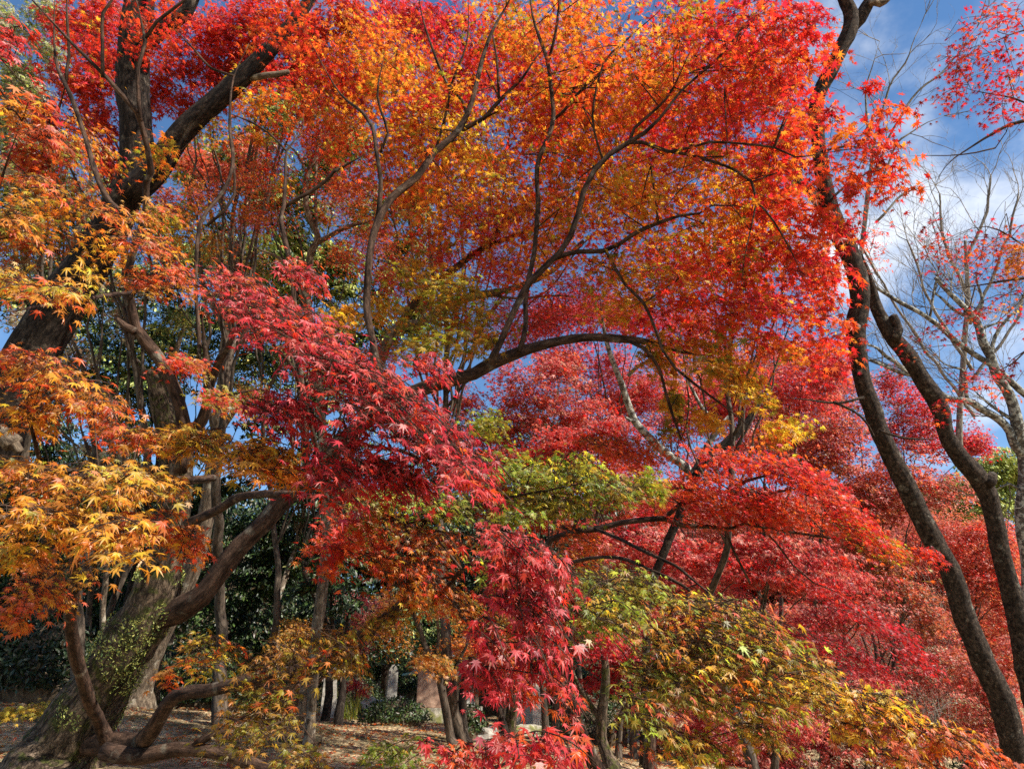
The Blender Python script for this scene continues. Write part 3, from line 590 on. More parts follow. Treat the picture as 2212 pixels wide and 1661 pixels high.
for a in [('orange left', 60, 800, 110, 50, 15, 2.1, .2, O1), ('orange left', 160, 860, 120, 60, 30, 2.1, .2, O1), ('orange left', 250, 940, 80, 40, 35, 2.2, .2, [('redor', 2), ('orange', 1)]), ('orange left', 60, 900, 80, 45, 10, 2.2, .2, A2),
          ('orange left', 340, 960, 60, 30, 10, 2.4, .2, O1), ('orange left', 40, 620, 70, 45, 15, 1.9, .15, A2), ('orange left', 130, 640, 70, 40, 0, 1.85, .15, [('gold', 3), ('amber', 2), ('yellow', 1)]), ('orange left', 190, 600, 40, 20, 10, 1.9, .1, [('yellow', 1), ('gold', 1)]),
          ('orange left', 40, 480, 60, 60, 40, 2.0, .2, [('amber', 2), ('orange', 2), ('olive', 1)]), ('orange left', 40, 240, 60, 80, 60, 1.9, .2, O1), ('orange left', 90, 300, 50, 60, 60, 1.9, .15, [('redor', 3), ('pinkor', 1)]), ('orange left', 20, 100, 50, 50, 40, 2.0, .2, [('red', 2), ('pinkred', 1)]),
          ('orange left', 90, 400, 60, 35, 30, 2.1, .2, A2), ('orange left', 230, 460, 45, 25, 30, 2.3, .2, A2)]:
    B(*a, cov=1.1, droop=0.6, pitch=42, az=-50)
for a in [('orange inner', 320, 530, 90, 50, 30, 2.8, .2, O1), ('orange inner', 390, 600, 60, 45, 40, 2.7, .2, [('redor', 2), ('pinkor', 1), ('amber', 1)]), ('orange inner', 310, 610, 50, 40, 0, 2.8, .2, A2), ('orange inner', 330, 480, 70, 30, 0, 3.1, .2, [('amber', 2), ('olive', 2)]),
          ('orange inner', 400, 1170, 65, 50, 25, 2.3, .2, [('redor', 3), ('orange', 1)]), ('orange inner', 330, 1140, 80, 40, 0, 2.3, .2, O1), ('orange inner', 90, 1285, 120, 40, -15, 2.6, .2, [('redor', 2), ('orange', 2), ('pinkor', 1)]), ('orange inner', 30, 1340, 40, 30, 0, 2.6, .1, O1),
          ('orange inner', 480, 870, 70, 35, 0, 3.2, .3, [('amber', 2), ('olive', 2)]), ('orange inner', 400, 790, 70, 30, 10, 3.6, .3, [('redor', 1), ('red', 1)])]:
    B(*a, cov=1.0, droop=0.5, pitch=40, az=-40)
# --- green and lime sprays, middle
G1 = [('green', 3), ('olive', 2), ('lime', 1)]; G2 = [('lime', 3), ('green', 2), ('yellow', 1)]
for a in [('green middle', 850, 1075, 90, 35, 10, 2.7, .2, G2), ('green middle', 960, 1100, 90, 45, 10, 2.8, .2, G1), ('green middle', 1100, 1120, 70, 22, 0, 2.5, .1, G2), ('green middle', 1060, 910, 55, 30, 20, 3.1, .2, [('green', 2), ('olive', 1)]), ('green middle', 1140, 1030, 90, 50, 20, 3.0, .2, G1),
          ('green middle', 1250, 1020, 90, 40, 15, 2.8, .2, G2), ('green middle', 1320, 1060, 90, 40, 15, 2.8, .2, G1), ('green middle', 1400, 1050, 50, 40, 20, 3.0, .2, [('olive', 2), ('bronze', 1)]), ('green middle', 1190, 1090, 100, 40, 0, 2.9, .2, [('olive', 2), ('green', 1)]), ('green middle', 1100, 1230, 80, 60, 0, 2.4, .2, G2)]:
    B(*a, cov=1.35, droop=0.3, pitch=36)
# --- low orange and olive sprays
for a in [('orange low', 930, 1170, 110, 50, 10, 2.9, .3, [('redor', 2), ('orange', 2), ('gold', 1)]), ('orange low', 880, 1240, 110, 50, -10, 2.9, .3, [('redor', 3), ('orange', 2)]), ('orange low', 960, 1290, 90, 40, 0, 2.8, .2, O1), ('orange low', 780, 1160, 90, 70, 30, 3.0, .3, [('red', 2), ('redor', 2)]), ('orange low', 800, 1100, 90, 40, 20, 2.9, .3, [('redor', 2), ('olive', 1)]), ('orange low', 1010, 1340, 40, 30, 0, 2.6, .2, O1), ('orange low', 730, 1200, 50, 60, 30, 3.0, .2, [('red', 2), ('redor', 1)]), ('orange low', 950, 1440, 50, 25, 0, 3.2, .2, [('bronze', 1), ('orange', 1)])]:
    B(*a, cov=0.95, droop=0.6, pitch=42, az=-40)
O2 = [('olive', 3), ('bronze', 2), ('amber', 1)]
for a in [('olive low', 480, 1390, 75, 22, 8, 2.7, .15, [('redor', 2), ('orange', 2)]), ('olive low', 450, 1430, 90, 35, 5, 2.6, .15, [('yellow', 2), ('olive', 2), ('green', 1)]), ('olive low', 600, 1440, 80, 50, -10, 2.6, .2, [('bronze', 2), ('olive', 2)]), ('olive low', 720, 1395, 90, 50, -20, 2.6, .2, O2), ('olive low', 570, 1510, 100, 50, 0, 2.5, .2, O2),
          ('olive low', 560, 1580, 100, 55, 0, 2.4, .2, [('olive', 3), ('bronze', 1)]), ('olive low', 640, 1640, 60, 40, 0, 2.3, .2, [('bronze', 1), ('olive', 1)]), ('olive low', 830, 1350, 90, 40, -15, 2.8, .2, O2), ('olive low', 850, 1625, 130, 30, 0, 2.2, .2, [('olive', 2), ('green', 2)]), ('olive low', 760, 1440, 60, 30, 0, 2.7, .2, O2),
          ('olive low', 370, 1460, 40, 20, 0, 2.8, .1, [('redor', 1), ('orange', 1)])]:
    B(*a, cov=0.7, droop=0.4, pitch=34)
# --- the orange canopy overhead
def canopy(part, rows, **kw):
    for cx, cy, rx, ry, rot, d, dj, pal in rows: B(part, cx, cy, rx, ry, rot, d + 0.5, dj * 1.5, pal, size=.062, **kw)
CRR = [('red', 4), ('crimson', 1.5), ('redor', 2), ('orange', .5)]; CD = [('deepred', 3), ('red', 3), ('crimson', 1)]
CO = [('orange', 3), ('amber', 2), ('redor', 2), ('olive', .7), ('red', .5)]; CA = [('amber', 3), ('orange', 2), ('gold', 2), ('olive', 1)]; CR = [('redor', 3), ('orange', 3), ('amber', 1)]
canopy('orange canopy', [(820, 100, 100, 80, 0, 5.6, .6, [('amber', 2), ('orange', 2), ('redor', 1)]), (870, 190, 130, 80, 0, 5.6, .6, CA), (960, 250, 120, 80, 0, 5.4, .6, CA), (1020, 300, 110, 60, -20, 5.2, .5, [('gold', 3), ('amber', 2), ('yellow', 1)]), (860, 330, 110, 80, 0, 5.6, .6, CO), (900, 440, 110, 70, 0, 5.6, .6, CO),
    (1000, 390, 110, 80, -20, 5.3, .6, CA), (1090, 400, 90, 80, 0, 5.2, .6, CO), (1000, 500, 120, 60, 0, 5.5, .6, CO), (1110, 70, 100, 90, 0, 5.6, .6, CO), (1190, 180, 100, 90, 0, 5.4, .6, CR), (1280, 60, 110, 90, 0, 5.2, .6, CO), (1310, 160, 100, 80, 0, 5.0, .6, CR), (1400, 120, 100, 80, 0, 4.9, .6, CO), (1430, 210, 110, 70, 0, 4.8, .5, CR),
    (1290, 270, 100, 70, 0, 5.0, .5, CO), (1230, 350, 90, 80, 0, 5.0, .5, CO), (1350, 380, 110, 70, -10, 4.8, .5, CA), (1260, 460, 110, 60, 0, 4.9, .5, CA), (1400, 450, 110, 60, 0, 4.6, .5, CA), (1180, 500, 90, 60, 0, 5.1, .5, CO), (1480, 380, 90, 60, 0, 4.6, .5, CR), (1570, 410, 110, 60, 10, 4.5, .5, CA), (1480, 520, 120, 50, 0, 4.6, .5, CA),
    (1600, 500, 110, 60, 10, 4.5, .5, CO), (1340, 590, 120, 50, 0, 4.7, .5, CA), (1180, 570, 80, 35, 0, 5.0, .5, CA), (1060, 590, 90, 30, 0, 5.2, .4, [('pinkor', 2), ('amber', 1)]), (1450, 610, 110, 50, 10, 4.5, .5, CO), (1330, 660, 80, 40, 0, 4.6, .4, CA), (1150, 280, 60, 60, 0, 5.6, .4, [('red', 2), ('crimson', 1)]), (700, 130, 80, 70, 0, 6.0, .5, CR), (760, 230, 80, 60, 0, 5.8, .5, CO), (640, 230, 90, 50, 0, 6.0, .5, [('olive', 1.5), ('gold', 1), ('orange', 1.5), ('redor', 1.5), ('lime', .4)]), (580, 290, 62, 21, 0, 6.0, .5, [('olive', 1.5), ('gold', 1), ('orange', 1.5), ('redor', 1.5), ('lime', .4)]), (540, 210, 70, 60, 0, 6.0, .5, [('olive', 1.5), ('gold', 1), ('orange', 1.5), ('redor', 1.5), ('lime', .4)]), (460, 300, 43, 37, 0, 6.2, .5, [('olive', 1.5), ('gold', 1), ('orange', 1.5), ('redor', 1.5), ('lime', .4)]), (740, 330, 43, 24, 0, 5.8, .5, [('olive', 1.5), ('gold', 1), ('orange', 1.5), ('redor', 1.5), ('lime', .4)]), (700, 470, 31, 18, 0, 5.5, .4, CO), (620, 400, 31, 37, 0, 5.8, .4, [('olive', 1.5), ('gold', 1), ('orange', 1.5), ('redor', 1.5), ('lime', .4)])], cov=0.52, droop=0.35, pitch=30)
canopy('crimson canopy', [(860, 200, 300, 200, 0, 6.6, .7, CRR), (1200, 200, 330, 200, 0, 6.4, .7, CRR), (1480, 330, 280, 260, 0, 5.8, .7, CRR), (700, 160, 180, 110, 0, 6.8, .7, CRR), (1150, 460, 330, 140, 0, 6.4, .7, [('redor', 2), ('orange', 2), ('red', 1)]), (1480, 600, 260, 120, 0, 5.8, .6, CRR), (400, 500, 120, 60, 0, 6.4, .4, [('olive', 2), ('amber', 1), ('orange', 1)])], cov=0.40, droop=0.3, pitch=32)
canopy('gold middle', [(980, 630, 120, 35, 0, 4.8, .5, [('olive', 2), ('amber', 2), ('gold', 1)]), (900, 590, 80, 30, 0, 5.0, .4, [('amber', 2), ('olive', 1)]), (1000, 700, 120, 50, 0, 4.6, .4, [('olive', 3), ('bronze', 1), ('green', 1)]), (920, 750, 80, 40, 0, 4.4, .4, [('olive', 2), ('green', 1)]), (740, 690, 60, 30, 0, 4.8, .4, [('amber', 2), ('gold', 1)]), (830, 670, 50, 40, 0, 4.8, .4, [('olive', 1), ('amber', 1)]), (1050, 740, 60, 30, 0, 4.4, .3, [('olive', 1), ('redor', 1)]),
    (1560, 800, 90, 35, 5, 4.0, .3, [('amber', 2), ('olive', 2), ('gold', 1)]), (1630, 850, 80, 40, 15, 3.9, .3, [('olive', 2), ('gold', 2)]), (1690, 930, 45, 45, 40, 3.8, .2, [('gold', 2), ('yellow', 1), ('amber', 1)]), (1500, 750, 80, 30, 0, 4.2, .3, CO), (1430, 780, 50, 60, 0, 4.3, .3, [('amber', 2), ('olive', 1)]), (1620, 760, 80, 25, 5, 4.1, .3, CO), (1450, 860, 30, 60, 0, 4.3, .2, [('amber', 1), ('olive', 1)]), (1520, 900, 40, 40, 0, 4.1, .2, [('amber', 1), ('gold', 1)])], cov=1.1, droop=0.35, pitch=28)
canopy('red canopy', [(1530, 70, 90, 70, 0, 4.5, .5, CRR), (1500, 20, 60, 30, 0, 4.6, .3, [('olive', 1), ('orange', 1)]), (1640, 50, 100, 60, 0, 4.2, .4, CRR), (1715, 80, 60, 60, 0, 4.0, .4, CD), (1580, 160, 110, 60, 0, 4.4, .4, CRR), (1690, 150, 110, 60, 0, 4.1, .4, CRR), (1540, 260, 90, 60, 0, 4.5, .4, [('redor', 2), ('red', 2)]), (1640, 240, 100, 60, 0, 4.2, .4, CD), (1710, 290, 70, 50, 0, 4.2, .3, CRR), (1650, 350, 90, 50, 0, 4.2, .3, CRR),
    (1700, 440, 70, 60, 0, 4.2, .3, CRR), (1590, 600, 120, 50, 5, 4.4, .4, CRR), (1500, 660, 110, 50, 0, 4.4, .4, CRR), (1650, 680, 120, 60, 0, 4.2, .4, CRR), (1740, 590, 80, 60, 10, 4.1, .3, [('redor', 2), ('red', 2)]), (1760, 680, 70, 50, 0, 4.0, .3, CRR), (1790, 760, 70, 40, 10, 4.0, .3, CRR), (1680, 740, 80, 35, 0, 4.2, .3, CRR), (1560, 710, 90, 40, 0, 4.3, .3, CRR), (1660, 540, 80, 50, 0, 4.3, .3, CO), (1750, 500, 50, 50, 0, 4.2, .3, CO), (1640, 430, 60, 40, 0, 4.4, .3, [('crimson', 2), ('red', 1)])], cov=0.75, droop=0.45, pitch=34)
canopy('red tips', [(1730, 70, 50, 60, 0, 3.8, .3, CRR), (1700, 170, 50, 60, 0, 3.8, .3, CRR), (1740, 310, 60, 70, 0, 3.8, .3, CRR), (1790, 460, 70, 70, 0, 3.8, .3, [('redor', 2), ('red', 2)]), (1800, 590, 60, 70, 0, 3.8, .3, CRR), (1880, 350, 90, 90, 0, 3.6, .3, CRR), (1790, 240, 55, 50, 0, 3.8, .25, CRR), (1850, 290, 60, 50, 0, 3.7, .25, [('redor', 3), ('orange', 2)]), (1930, 240, 70, 35, -15, 3.7, .25, [('redor', 2), ('deepred', 1)]), (1920, 330, 60, 40, 10, 3.7, .25, [('redor', 2), ('red', 1)]), (1950, 400, 50, 45, 20, 3.7, .2, [('redor', 1), ('deepred', 2)]), (1810, 370, 60, 40, 0, 3.7, .25, CRR), (1850, 400, 40, 55, 0, 3.7, .2, CRR), (1840, 520, 40, 35, 0, 3.7, .2, CRR), (1880, 190, 40, 20, 0, 3.8, .2, [('red', 1), ('deepred', 1)]), (1800, 130, 40, 40, 0, 3.8, .2, CD), (1820, 700, 25, 35, 0, 3.6, .15, [('redor', 2), ('red', 1)])], cov=0.32, droop=0.5, pitch=40)
OM.finish(labels={'red overhead': 'loose red leaves before the top of the dark tree', 'red droop': 'big drooping spray of crimson and pinkish red leaves', 'red low': 'lower hanging spray of bright red leaves', 'red bottom': 'red leaves along the bottom edge', 'amber left': 'amber yellow spray at lower left', 'orange left': 'orange sprays along the left edge', 'orange inner': 'orange red leaves before the dark trunk', 'green middle': 'green and lime leaves in the middle', 'orange low': 'orange leaves over the low limb', 'olive low': 'shaded olive leaves low on the left', 'orange canopy': 'backlit orange canopy overhead', 'gold middle': 'golden olive leaves round the middle limbs', 'red canopy': 'red leaves at upper right', 'crimson canopy': 'crimson and red leaves above the orange ones', 'red tips': 'red star leaves at the branch tips against sky'})

# ================================================================== ivy on the old maple
def make_ivy():
    mb = MB(); n = 9000
    pts, rr = px([(165, 1600, 62), (190, 1545, 58), (245, 1444, 57), (282, 1377, 56), (329, 1300, 52), (350, 1230, 42)], (4.7, 4.4))
    pts, rr = smooth_path(pts, rr, 0.02)
    i = RNG.integers(0, len(pts) - 1, n); t = np.gradient(pts, axis=0)[i]; t = norm(t)
    a = RNG.uniform(0, 6.3, n); u = norm(np.cross(t, np.array([0, 1, 0.3]))); w = np.cross(t, u)
    nrm = u * np.cos(a)[:, None] + w * np.sin(a)[:, None]
    keep = np.array([noise.noise(Vector(pts[k] * 5 + q * 0.7)) for k, q in zip(i, nrm)]) > 0.0
    pos = (pts[i] + nrm * (rr[i] * RNG.uniform(1.0, 1.16, n))[:, None])[keep]
    nr = nrm[keep]; k = len(pos)
    e1 = norm(np.cross(nr, RNG.normal(0, 1, (k, 3)))) + nr * RNG.normal(0, .4, (k, 1)); e3 = nr + RNG.normal(0, .4, (k, 3))
    col = np.concatenate([pick_cols('ever', k // 3, .3), pick_cols('evlight', k - k // 3, .3)]); RNG.shuffle(col)
    add_leaves(mb, pos, e1, e3, RNG.uniform(.005, .013, k), col, 'oval')
    o = mb.build('ivy', [M_EVER], None, pts[0])
    tag(o, 'small leaved green ivy clinging to the leaning trunk of the old maple', 'ivy')
make_ivy()

# ================================================================== the thick dark tree at upper left
DT = Tree('dark_tree', 'thick dark barked tree leaning in from the left and forking near the top', gp(-270, 6.3), M_DARK)
p, r = px([(-190, 1400, 72), (-75, 1080, 68), (5, 905, 62), (85, 735, 58), (165, 612, 50), (218, 524, 45), (272, 425, 40), (296, 350, 38), (292, 270, 37), (286, 150, 37), (300, 0, 34), (325, -140, 28), (340, -300, 18)], (6.3, 6.0))
r = r * .88
p = np.vstack([gp(-270, 6.3) - [0, 0, .2], p]); r = np.concatenate([[.40], r])
DT.limb(p, r, 'trunk', sides=22, step=0.09, rough=0.13, freq=4)
DT.limb(*px([(285, 420, 30), (336, 368, 27), (393, 281, 24), (470, 215, 22), (538, 151, 19.5), (598, 91, 15), (650, 30, 13), (700, -50, 10)], 5.95), sides=16, rough=0.08, label='lit limb rising to the right')
DT.limb(*px([(540, 170, 7), (575, 162, 7), (600, 159, 6.5), (624, 155, 5)], 5.95), mat=M_PALE, label='pale broken stub')
DT.limb(*px([(298, 130, 16), (322, 92, 15), (345, 70, 15), (403, 22, 13), (430, -40, 10)], 6.0), sides=12)
DT.limb(*px([(30, 960, 22), (0, 930, 18), (20, 945, 14), (42, 975, 10)], 5.7), mat=M_PALE)
for q in ([(330, -160), (420, -260), (520, -330)], [(330, -200), (250, -300), (160, -350)], [(690, -40), (760, -140), (860, -220)]):
    DT.limb(*fade(q, 6.0, 12, 4))
# high crown above the frame
for q in ((300, -330, 260, 90), (650, -260, 240, 80), (60, -300, 200, 90)):
    DT.blob('crown', q[0], q[1], q[2], q[3], 0, 6.2, .8, [('brown', 1), ('bronze', 2), ('orange', 1)], cov=0.5, lod='far', size=0.07)
DT.finish('crown')

# ================================================================== slender trees on the right
ST = Tree('slender_tree', 'slender dark trunked tree curving up on the right behind red leaves', gp(2235, 6.0), M_CHERRY)
p, r = px([(2222, 1720, 27), (2205, 1661, 26), (2181, 1578, 25), (2156, 1494, 24.5), (2114, 1410, 23), (2091, 1343, 22), (2055, 1242, 21), (2020, 1175, 21.5), (1985, 1108, 20.5), (1944, 1023, 19.5), (1919, 973, 19), (1896, 923, 18.5), (1882, 876, 18.5), (1865, 822, 17.5), (1852, 755, 17.5), (1850, 705, 21), (1858, 664, 19.5), (1855, 620, 21), (1837, 553, 19.5), (1805, 487, 20.5), (1790, 437, 17.5), (1774, 370, 14.5), (1767, 302, 14), (1764, 235, 15.5), (1771, 202, 14), (1790, 161, 16), (1812, 118, 15), (1835, 67, 16.5), (1838, 30, 14.5), (1820, -10, 12.5), (1800, -90, 11), (1790, -200, 7)], (6.0, 6.2))
p = np.vstack([gp(2262, 6.0) - [0, 0, .2], p]); r = np.concatenate([[.14], r])
ST.limb(p, r, 'trunk', sides=16, step=0.06, rough=0.12, freq=7)
ST.limb(*px([(1838, 62, 13), (1856, 42, 13.5), (1872, 14, 12.5), (1890, -25, 9), (1900, -80, 6)], 6.2), sides=12)
ST.limb(*px([(1876, 8, 7), (1890, 6, 7), (1902, 8, 8), (1914, 2, 7), (1924, -6, 5)], 6.15), mat=M_PALE, label='pale broken stub at the top fork')
ST.limb(*px([(1800, 470, 12), (1771, 440, 12.5), (1758, 420, 12), (1731, 397, 9), (1714, 370, 6), (1700, 340, 4)], 6.2), mat=M_LICHEN, label='lichened side limb')
ST.limb(*px([(1852, 712, 10), (1836, 698, 11), (1826, 694, 7)], 5.95), label='knob where a limb was lost')
for q in ([(1866, 858), (1810, 872), (1755, 865), (1697, 859)], [(1800, 868), (1860, 900), (1900, 960)], [(1900, 930), (1960, 945), (2020, 948)], [(1790, 440), (1830, 400), (1900, 360)], [(1775, 330), (1830, 315), (1905, 325)]):
    ST.limb(*fade(q, 5.9, 3.4, 1.6), sides=6)
ST.blob('crown', 1850, -190, 220, 90, 0, 6.2, .7, [('brown', 1), ('redor', 1)], cov=0.25, lod='far')
ST.finish('crown')

S2 = Tree('slender_tree', 'second slender dark trunk with a burr, behind the curved one at the right edge', gp(2290, 7.0), M_CHERRY)
p, r = px([(2262, 1720, 23), (2250, 1600, 22), (2225, 1480, 21), (2204, 1377, 20), (2188, 1293, 19.5), (2168, 1209, 18.5), (2143, 1108, 17.5), (2136, 1070, 18.5), (2112, 1030, 20), (2079, 990, 18.5), (2044, 939, 16.5), (2033, 889, 18), (2022, 862, 19), (1990, 815, 18), (1956, 761, 17.5), (1921, 721, 16), (1894, 664, 12.5), (1884, 620, 8), (1874, 590, 5), (1862, 550, 1.5)], 7.0)
p = np.vstack([gp(2290, 7.0) - [0, 0, .2], p]); r = np.concatenate([[.13], r])
S2.limb(p, r, 'trunk', sides=14, step=0.07, rough=0.12, freq=7)
S2.limb(*px([(1928, 735, 13), (1938, 715, 11), (1932, 695, 10), (1928, 682, 8)], 6.95), rough=.3, label='rotten brown stub')
S2.limb(*px([(2128, 1045, 14), (2140, 1035, 13), (2146, 1022, 9)], 6.95), rough=.3, label='burr')
S2.blob('crown', 1890, 560, 30, 60, 0, 7.0, .3, [('deepred', 1), ('redor', 1)], cov=0.2)
S2.finish('crown')

# ================================================================== pale bare tree at the right edge
BT = Tree('bare_tree', 'pale lichened bare tree with forking limbs against blue sky at the right edge', gp(2330, 10), M_LICHEN)
p, r = px([(2240, 1450, 15), (2222, 1250, 14), (2205, 1110, 13.5), (2214, 1030, 14), (2212, 986, 14), (2200, 930, 14), (2191, 882, 12.5), (2178, 849, 11.5), (2151, 808, 11), (2141, 771, 10), (2124, 741, 9.5), (2117, 711, 9), (2107, 687, 8), (2074, 654, 6), (2050, 630, 5), (2020, 600, 4)], 10)
p = np.vstack([gp(2320, 10) - [0, 0, .2], p]); r = np.concatenate([[.14], r])
BT.limb(p, r * .88, 'trunk', sides=12, step=0.1, rough=.1)
bare = [([(2212, 986), (2191, 960), (2181, 933), (2161, 909), (2124, 886), (2091, 865), (2054, 862), (2027, 845), (1990, 815), (1976, 812), (1939, 802), (1906, 788), (1879, 778)], 12, 4.5), ([(1985, 814), (1956, 800), (1935, 782), (1916, 771), (1895, 752), (1872, 742), (1850, 730)], 6.5, 3),
        ([(2230, 865), (2175, 818), (2141, 788), (2097, 761), (2040, 714), (2007, 691), (1983, 674), (1933, 647), (1902, 627), (1875, 610)], 8.5, 5), ([(2205, 918), (2175, 899), (2141, 876), (2107, 845), (2100, 830)], 5, 3), ([(2091, 865), (2087, 850), (2084, 805), (2060, 795), (2040, 788), (2020, 770)], 5, 2.6),
        ([(2124, 741), (2110, 700), (2122, 650), (2110, 600), (2118, 560)], 6, 2.5), ([(2140, 770), (2150, 730), (2175, 690), (2212, 650)], 6, 3), ([(2109, 690), (2060, 668), (2030, 640), (1990, 620)], 5, 2.5), ([(2007, 691), (2016, 640), (2026, 590), (2032, 550)], 3.6, 2), ([(2117, 712), (2150, 700), (2190, 690)], 4, 2.4), ([(2206, 1060), (2180, 1045), (2160, 1052)], 4, 2)]
for q, a, b_ in bare: BT.limb(*fade(q, 10, a * .85, b_ * .7), sides=7, rough=.12)

def bare_twigs(T, starts, depth, d, L0, r0, sides=3, up=0.35, part='twig', seed=1):
    """recursive fine twigs, all of one tree in one mesh"""
    rg = np.random.default_rng(seed); mb = MB()
    def grow(p, v, L, r, lev):
        k = 4; pts = [p]; vv = v
        for _ in range(k):
            vv = norm(vv + rg.normal(0, .16, 3) + np.array([0, 0, up * .15])); pts.append(pts[-1] + vv * L / k)
        tube(mb, np.array(pts), np.linspace(r, r * .55, k + 1), sides, 0, cap=False)
        if lev > 0:
            for i in range(rg.integers(2, 5)):
                s = rg.integers(1, k + 1); q = norm(rg.normal(0, 1, 3)); nv = norm(vv + 0.75 * q + np.array([0, 0, up * .3]))
                grow(pts[s], nv, L * rg.uniform(.55, .8), r * .55, lev - 1)
    for p, v in starts: grow(np.asarray(p, float), norm(np.asarray(v, float)), L0 * rg.uniform(.7, 1.2), r0, depth)
    return mb.build(part, M_TWIG, T.root, T.loc)
st = []
for q, a, b_ in bare:
    w_, _ = fade(q, 10, a, b_)
    for i in range(1, len(w_), 1):
        v = w_[i] - w_[i - 1]; st.append((w_[i], norm(v) + RNG.normal(0, .7, 3) + [0, 0, .5]))
for _ in range(8): st.append((P(2050 + RNG.uniform(-40, 60), 640 + RNG.uniform(-30, 50), 10), [RNG.normal(0, .5), RNG.normal(0, .5), 1]))
bare_twigs(BT, st, 3, 10, .7, .009)

B2 = Tree('bare_tree', 'fine twigged bare tree behind the right trunks spreading up into white cloud', gp(2240, 15), M_TWIG)
p, r = px([(2206, 1380, 8.5), (2170, 1215, 8), (2120, 1050, 7.5), (2074, 975, 7), (2080, 800, 6), (2090, 650, 5), (2085, 520, 3)], 15)
p = np.vstack([gp(2240, 15) - [0, 0, .2], p]); r = np.concatenate([[.12], r]); B2.limb(p, r, 'trunk', step=.2)
st = []
for q in ([(2100, 800), (2010, 650), (1960, 520)], [(2095, 700), (2160, 560), (2200, 420)], [(2090, 640), (2040, 520), (2030, 420)], [(2088, 560), (2130, 460), (2140, 380)], [(2105, 900), (1960, 700), (1900, 600)], [(2100, 820), (2190, 700), (2230, 560)]):
    w_, r_ = fade(q, 15, 4, 2); pp = B2.limb(w_, r_, sides=5, step=.15, wob=.05)
    for i in list(range(4, len(pp), 4)) + [len(pp) - 1]: st.append((pp[i], norm(pp[i] - pp[i - 1]) + RNG.normal(0, .5, 3) + [0, 0, .3]))
bare_twigs(B2, st, 3, 15, 1.0, .012, seed=2)

B3 = Tree('bare_tree', 'bare budded tree whose thin twigs reach up right of the top fork', gp(2230, 12), M_TWIG)
p, r = px([(2190, 1610, 9), (2152, 1490, 9), (2090, 1346, 8.5), (2053, 1245, 8), (1978, 1100, 7.5), (1900, 930, 7), (1858, 750, 6), (1856, 600, 5), (1872, 450, 5), (1885, 330, 4)], 12)
p = np.vstack([gp(2230, 12) - [0, 0, .2], p]); r = np.concatenate([[.11], r]); B3.limb(p, r, 'trunk', step=.2)
st = []
for q in ([(1885, 330), (1910, 220), (1960, 120), (2000, 30)], [(1890, 420), (1950, 300), (2040, 250)], [(1885, 350), (1870, 220), (1900, 90)], [(1888, 380), (1960, 230), (2060, 130), (2110, 60)], [(1900, 600), (1840, 500), (1720, 380)], [(1893, 480), (1950, 420), (2020, 400)]):
    w_, r_ = fade(q, 12, 3.2, 1.4); pp = B3.limb(w_, r_, sides=5, step=.15, wob=.05)
    for i in list(range(4, len(pp), 4)) + [len(pp) - 1]: st.append((pp[i], norm(pp[i] - pp[i - 1]) + RNG.normal(0, .5, 3) + [0, 0, .2]))
bare_twigs(B3, st, 3, 12, .7, .009, seed=3)

# ================================================================== maple reaching in from the right edge
RM = Tree('red_maple', 'sparse dark red maple whose thin branches reach in over the sky from the right edge', gp(2700, 4.6), M_MAPLE)
p = np.vstack([gp(2700, 4.6) - [0, 0, .2], P(2660, 1200, 4.6), P(2600, 700, 4.5), P(2520, 350, 4.4), P(2460, 100, 4.4)]); RM.limb(p, np.array([.13, .10, .08, .05, .03]), 'trunk', sides=10)
for q, a, b_ in (([(2560, 520), (2400, 560), (2260, 590), (2212, 600), (2130, 614), (2060, 622), (1990, 640)], 9, 2), ([(2500, 300), (2350, 250), (2212, 262), (2158, 282), (2107, 312), (2067, 339), (2030, 380), (2000, 440)], 8, 1.6), ([(2470, 130), (2330, 60), (2212, 60), (2150, 90), (2080, 110)], 7, 1.6), ([(2280, 265), (2190, 215), (2100, 190), (2060, 180)], 4, 1.5), ([(2280, 590), (2200, 530), (2120, 490), (2040, 520)], 4, 1.5), ([(2300, 600), (2212, 760), (2140, 800), (2060, 800)], 4, 1.5), ([(2150, 320), (2050, 335), (1960, 338)], 3, 1.2), ([(2107, 618), (2090, 660), (2070, 690)], 2.6, 1.2)):
    RM.limb(*fade(q, 4.3, a * .6, b_ * .5), sides=7, wob=.04)
DR = [('deepred', 3), ('crimson', 1), ('redor', 1)]
for a in [(2130, 60, 70, 50, 0), (2190, 30, 40, 40, 0), (2100, 130, 60, 50, 0), (2180, 150, 50, 60, 0), (2080, 190, 60, 45, 0), (2150, 230, 50, 40, 0), (2195, 210, 30, 50, 0), (2190, 270, 30, 25, 0)]:
    RM.blob('upper', *a, 4.3, .3, DR, cov=.24, droop=.5, pitch=45)
for a in [(2150, 540, 80, 50, 0), (2060, 560, 60, 50, 0), (2190, 600, 40, 40, 0), (2010, 510, 35, 40, 0)]:
    RM.blob('lower', *a, 4.3, .3, [('deepred', 2), ('redor', 2), ('brown', 1)], cov=.24, droop=.5, pitch=45)
RM.blob('lower', 2200, 560, 30, 45, 0, 4.1, .1, [('amber', 1), ('orange', 1)], cov=.9, pitch=45)
for a in [(2150, 660, 70, 40, 0), (2060, 700, 80, 40, 0), (1990, 740, 60, 35, 0), (2120, 830, 70, 50, 0), (2060, 900, 60, 40, 0), (2190, 780, 30, 40, 0)]:
    RM.blob('lower', *a, 4.3, .3, DR, cov=.13, droop=.5, pitch=45)
RM.finish(labels={'upper': 'dark red leaves in the top right corner'})

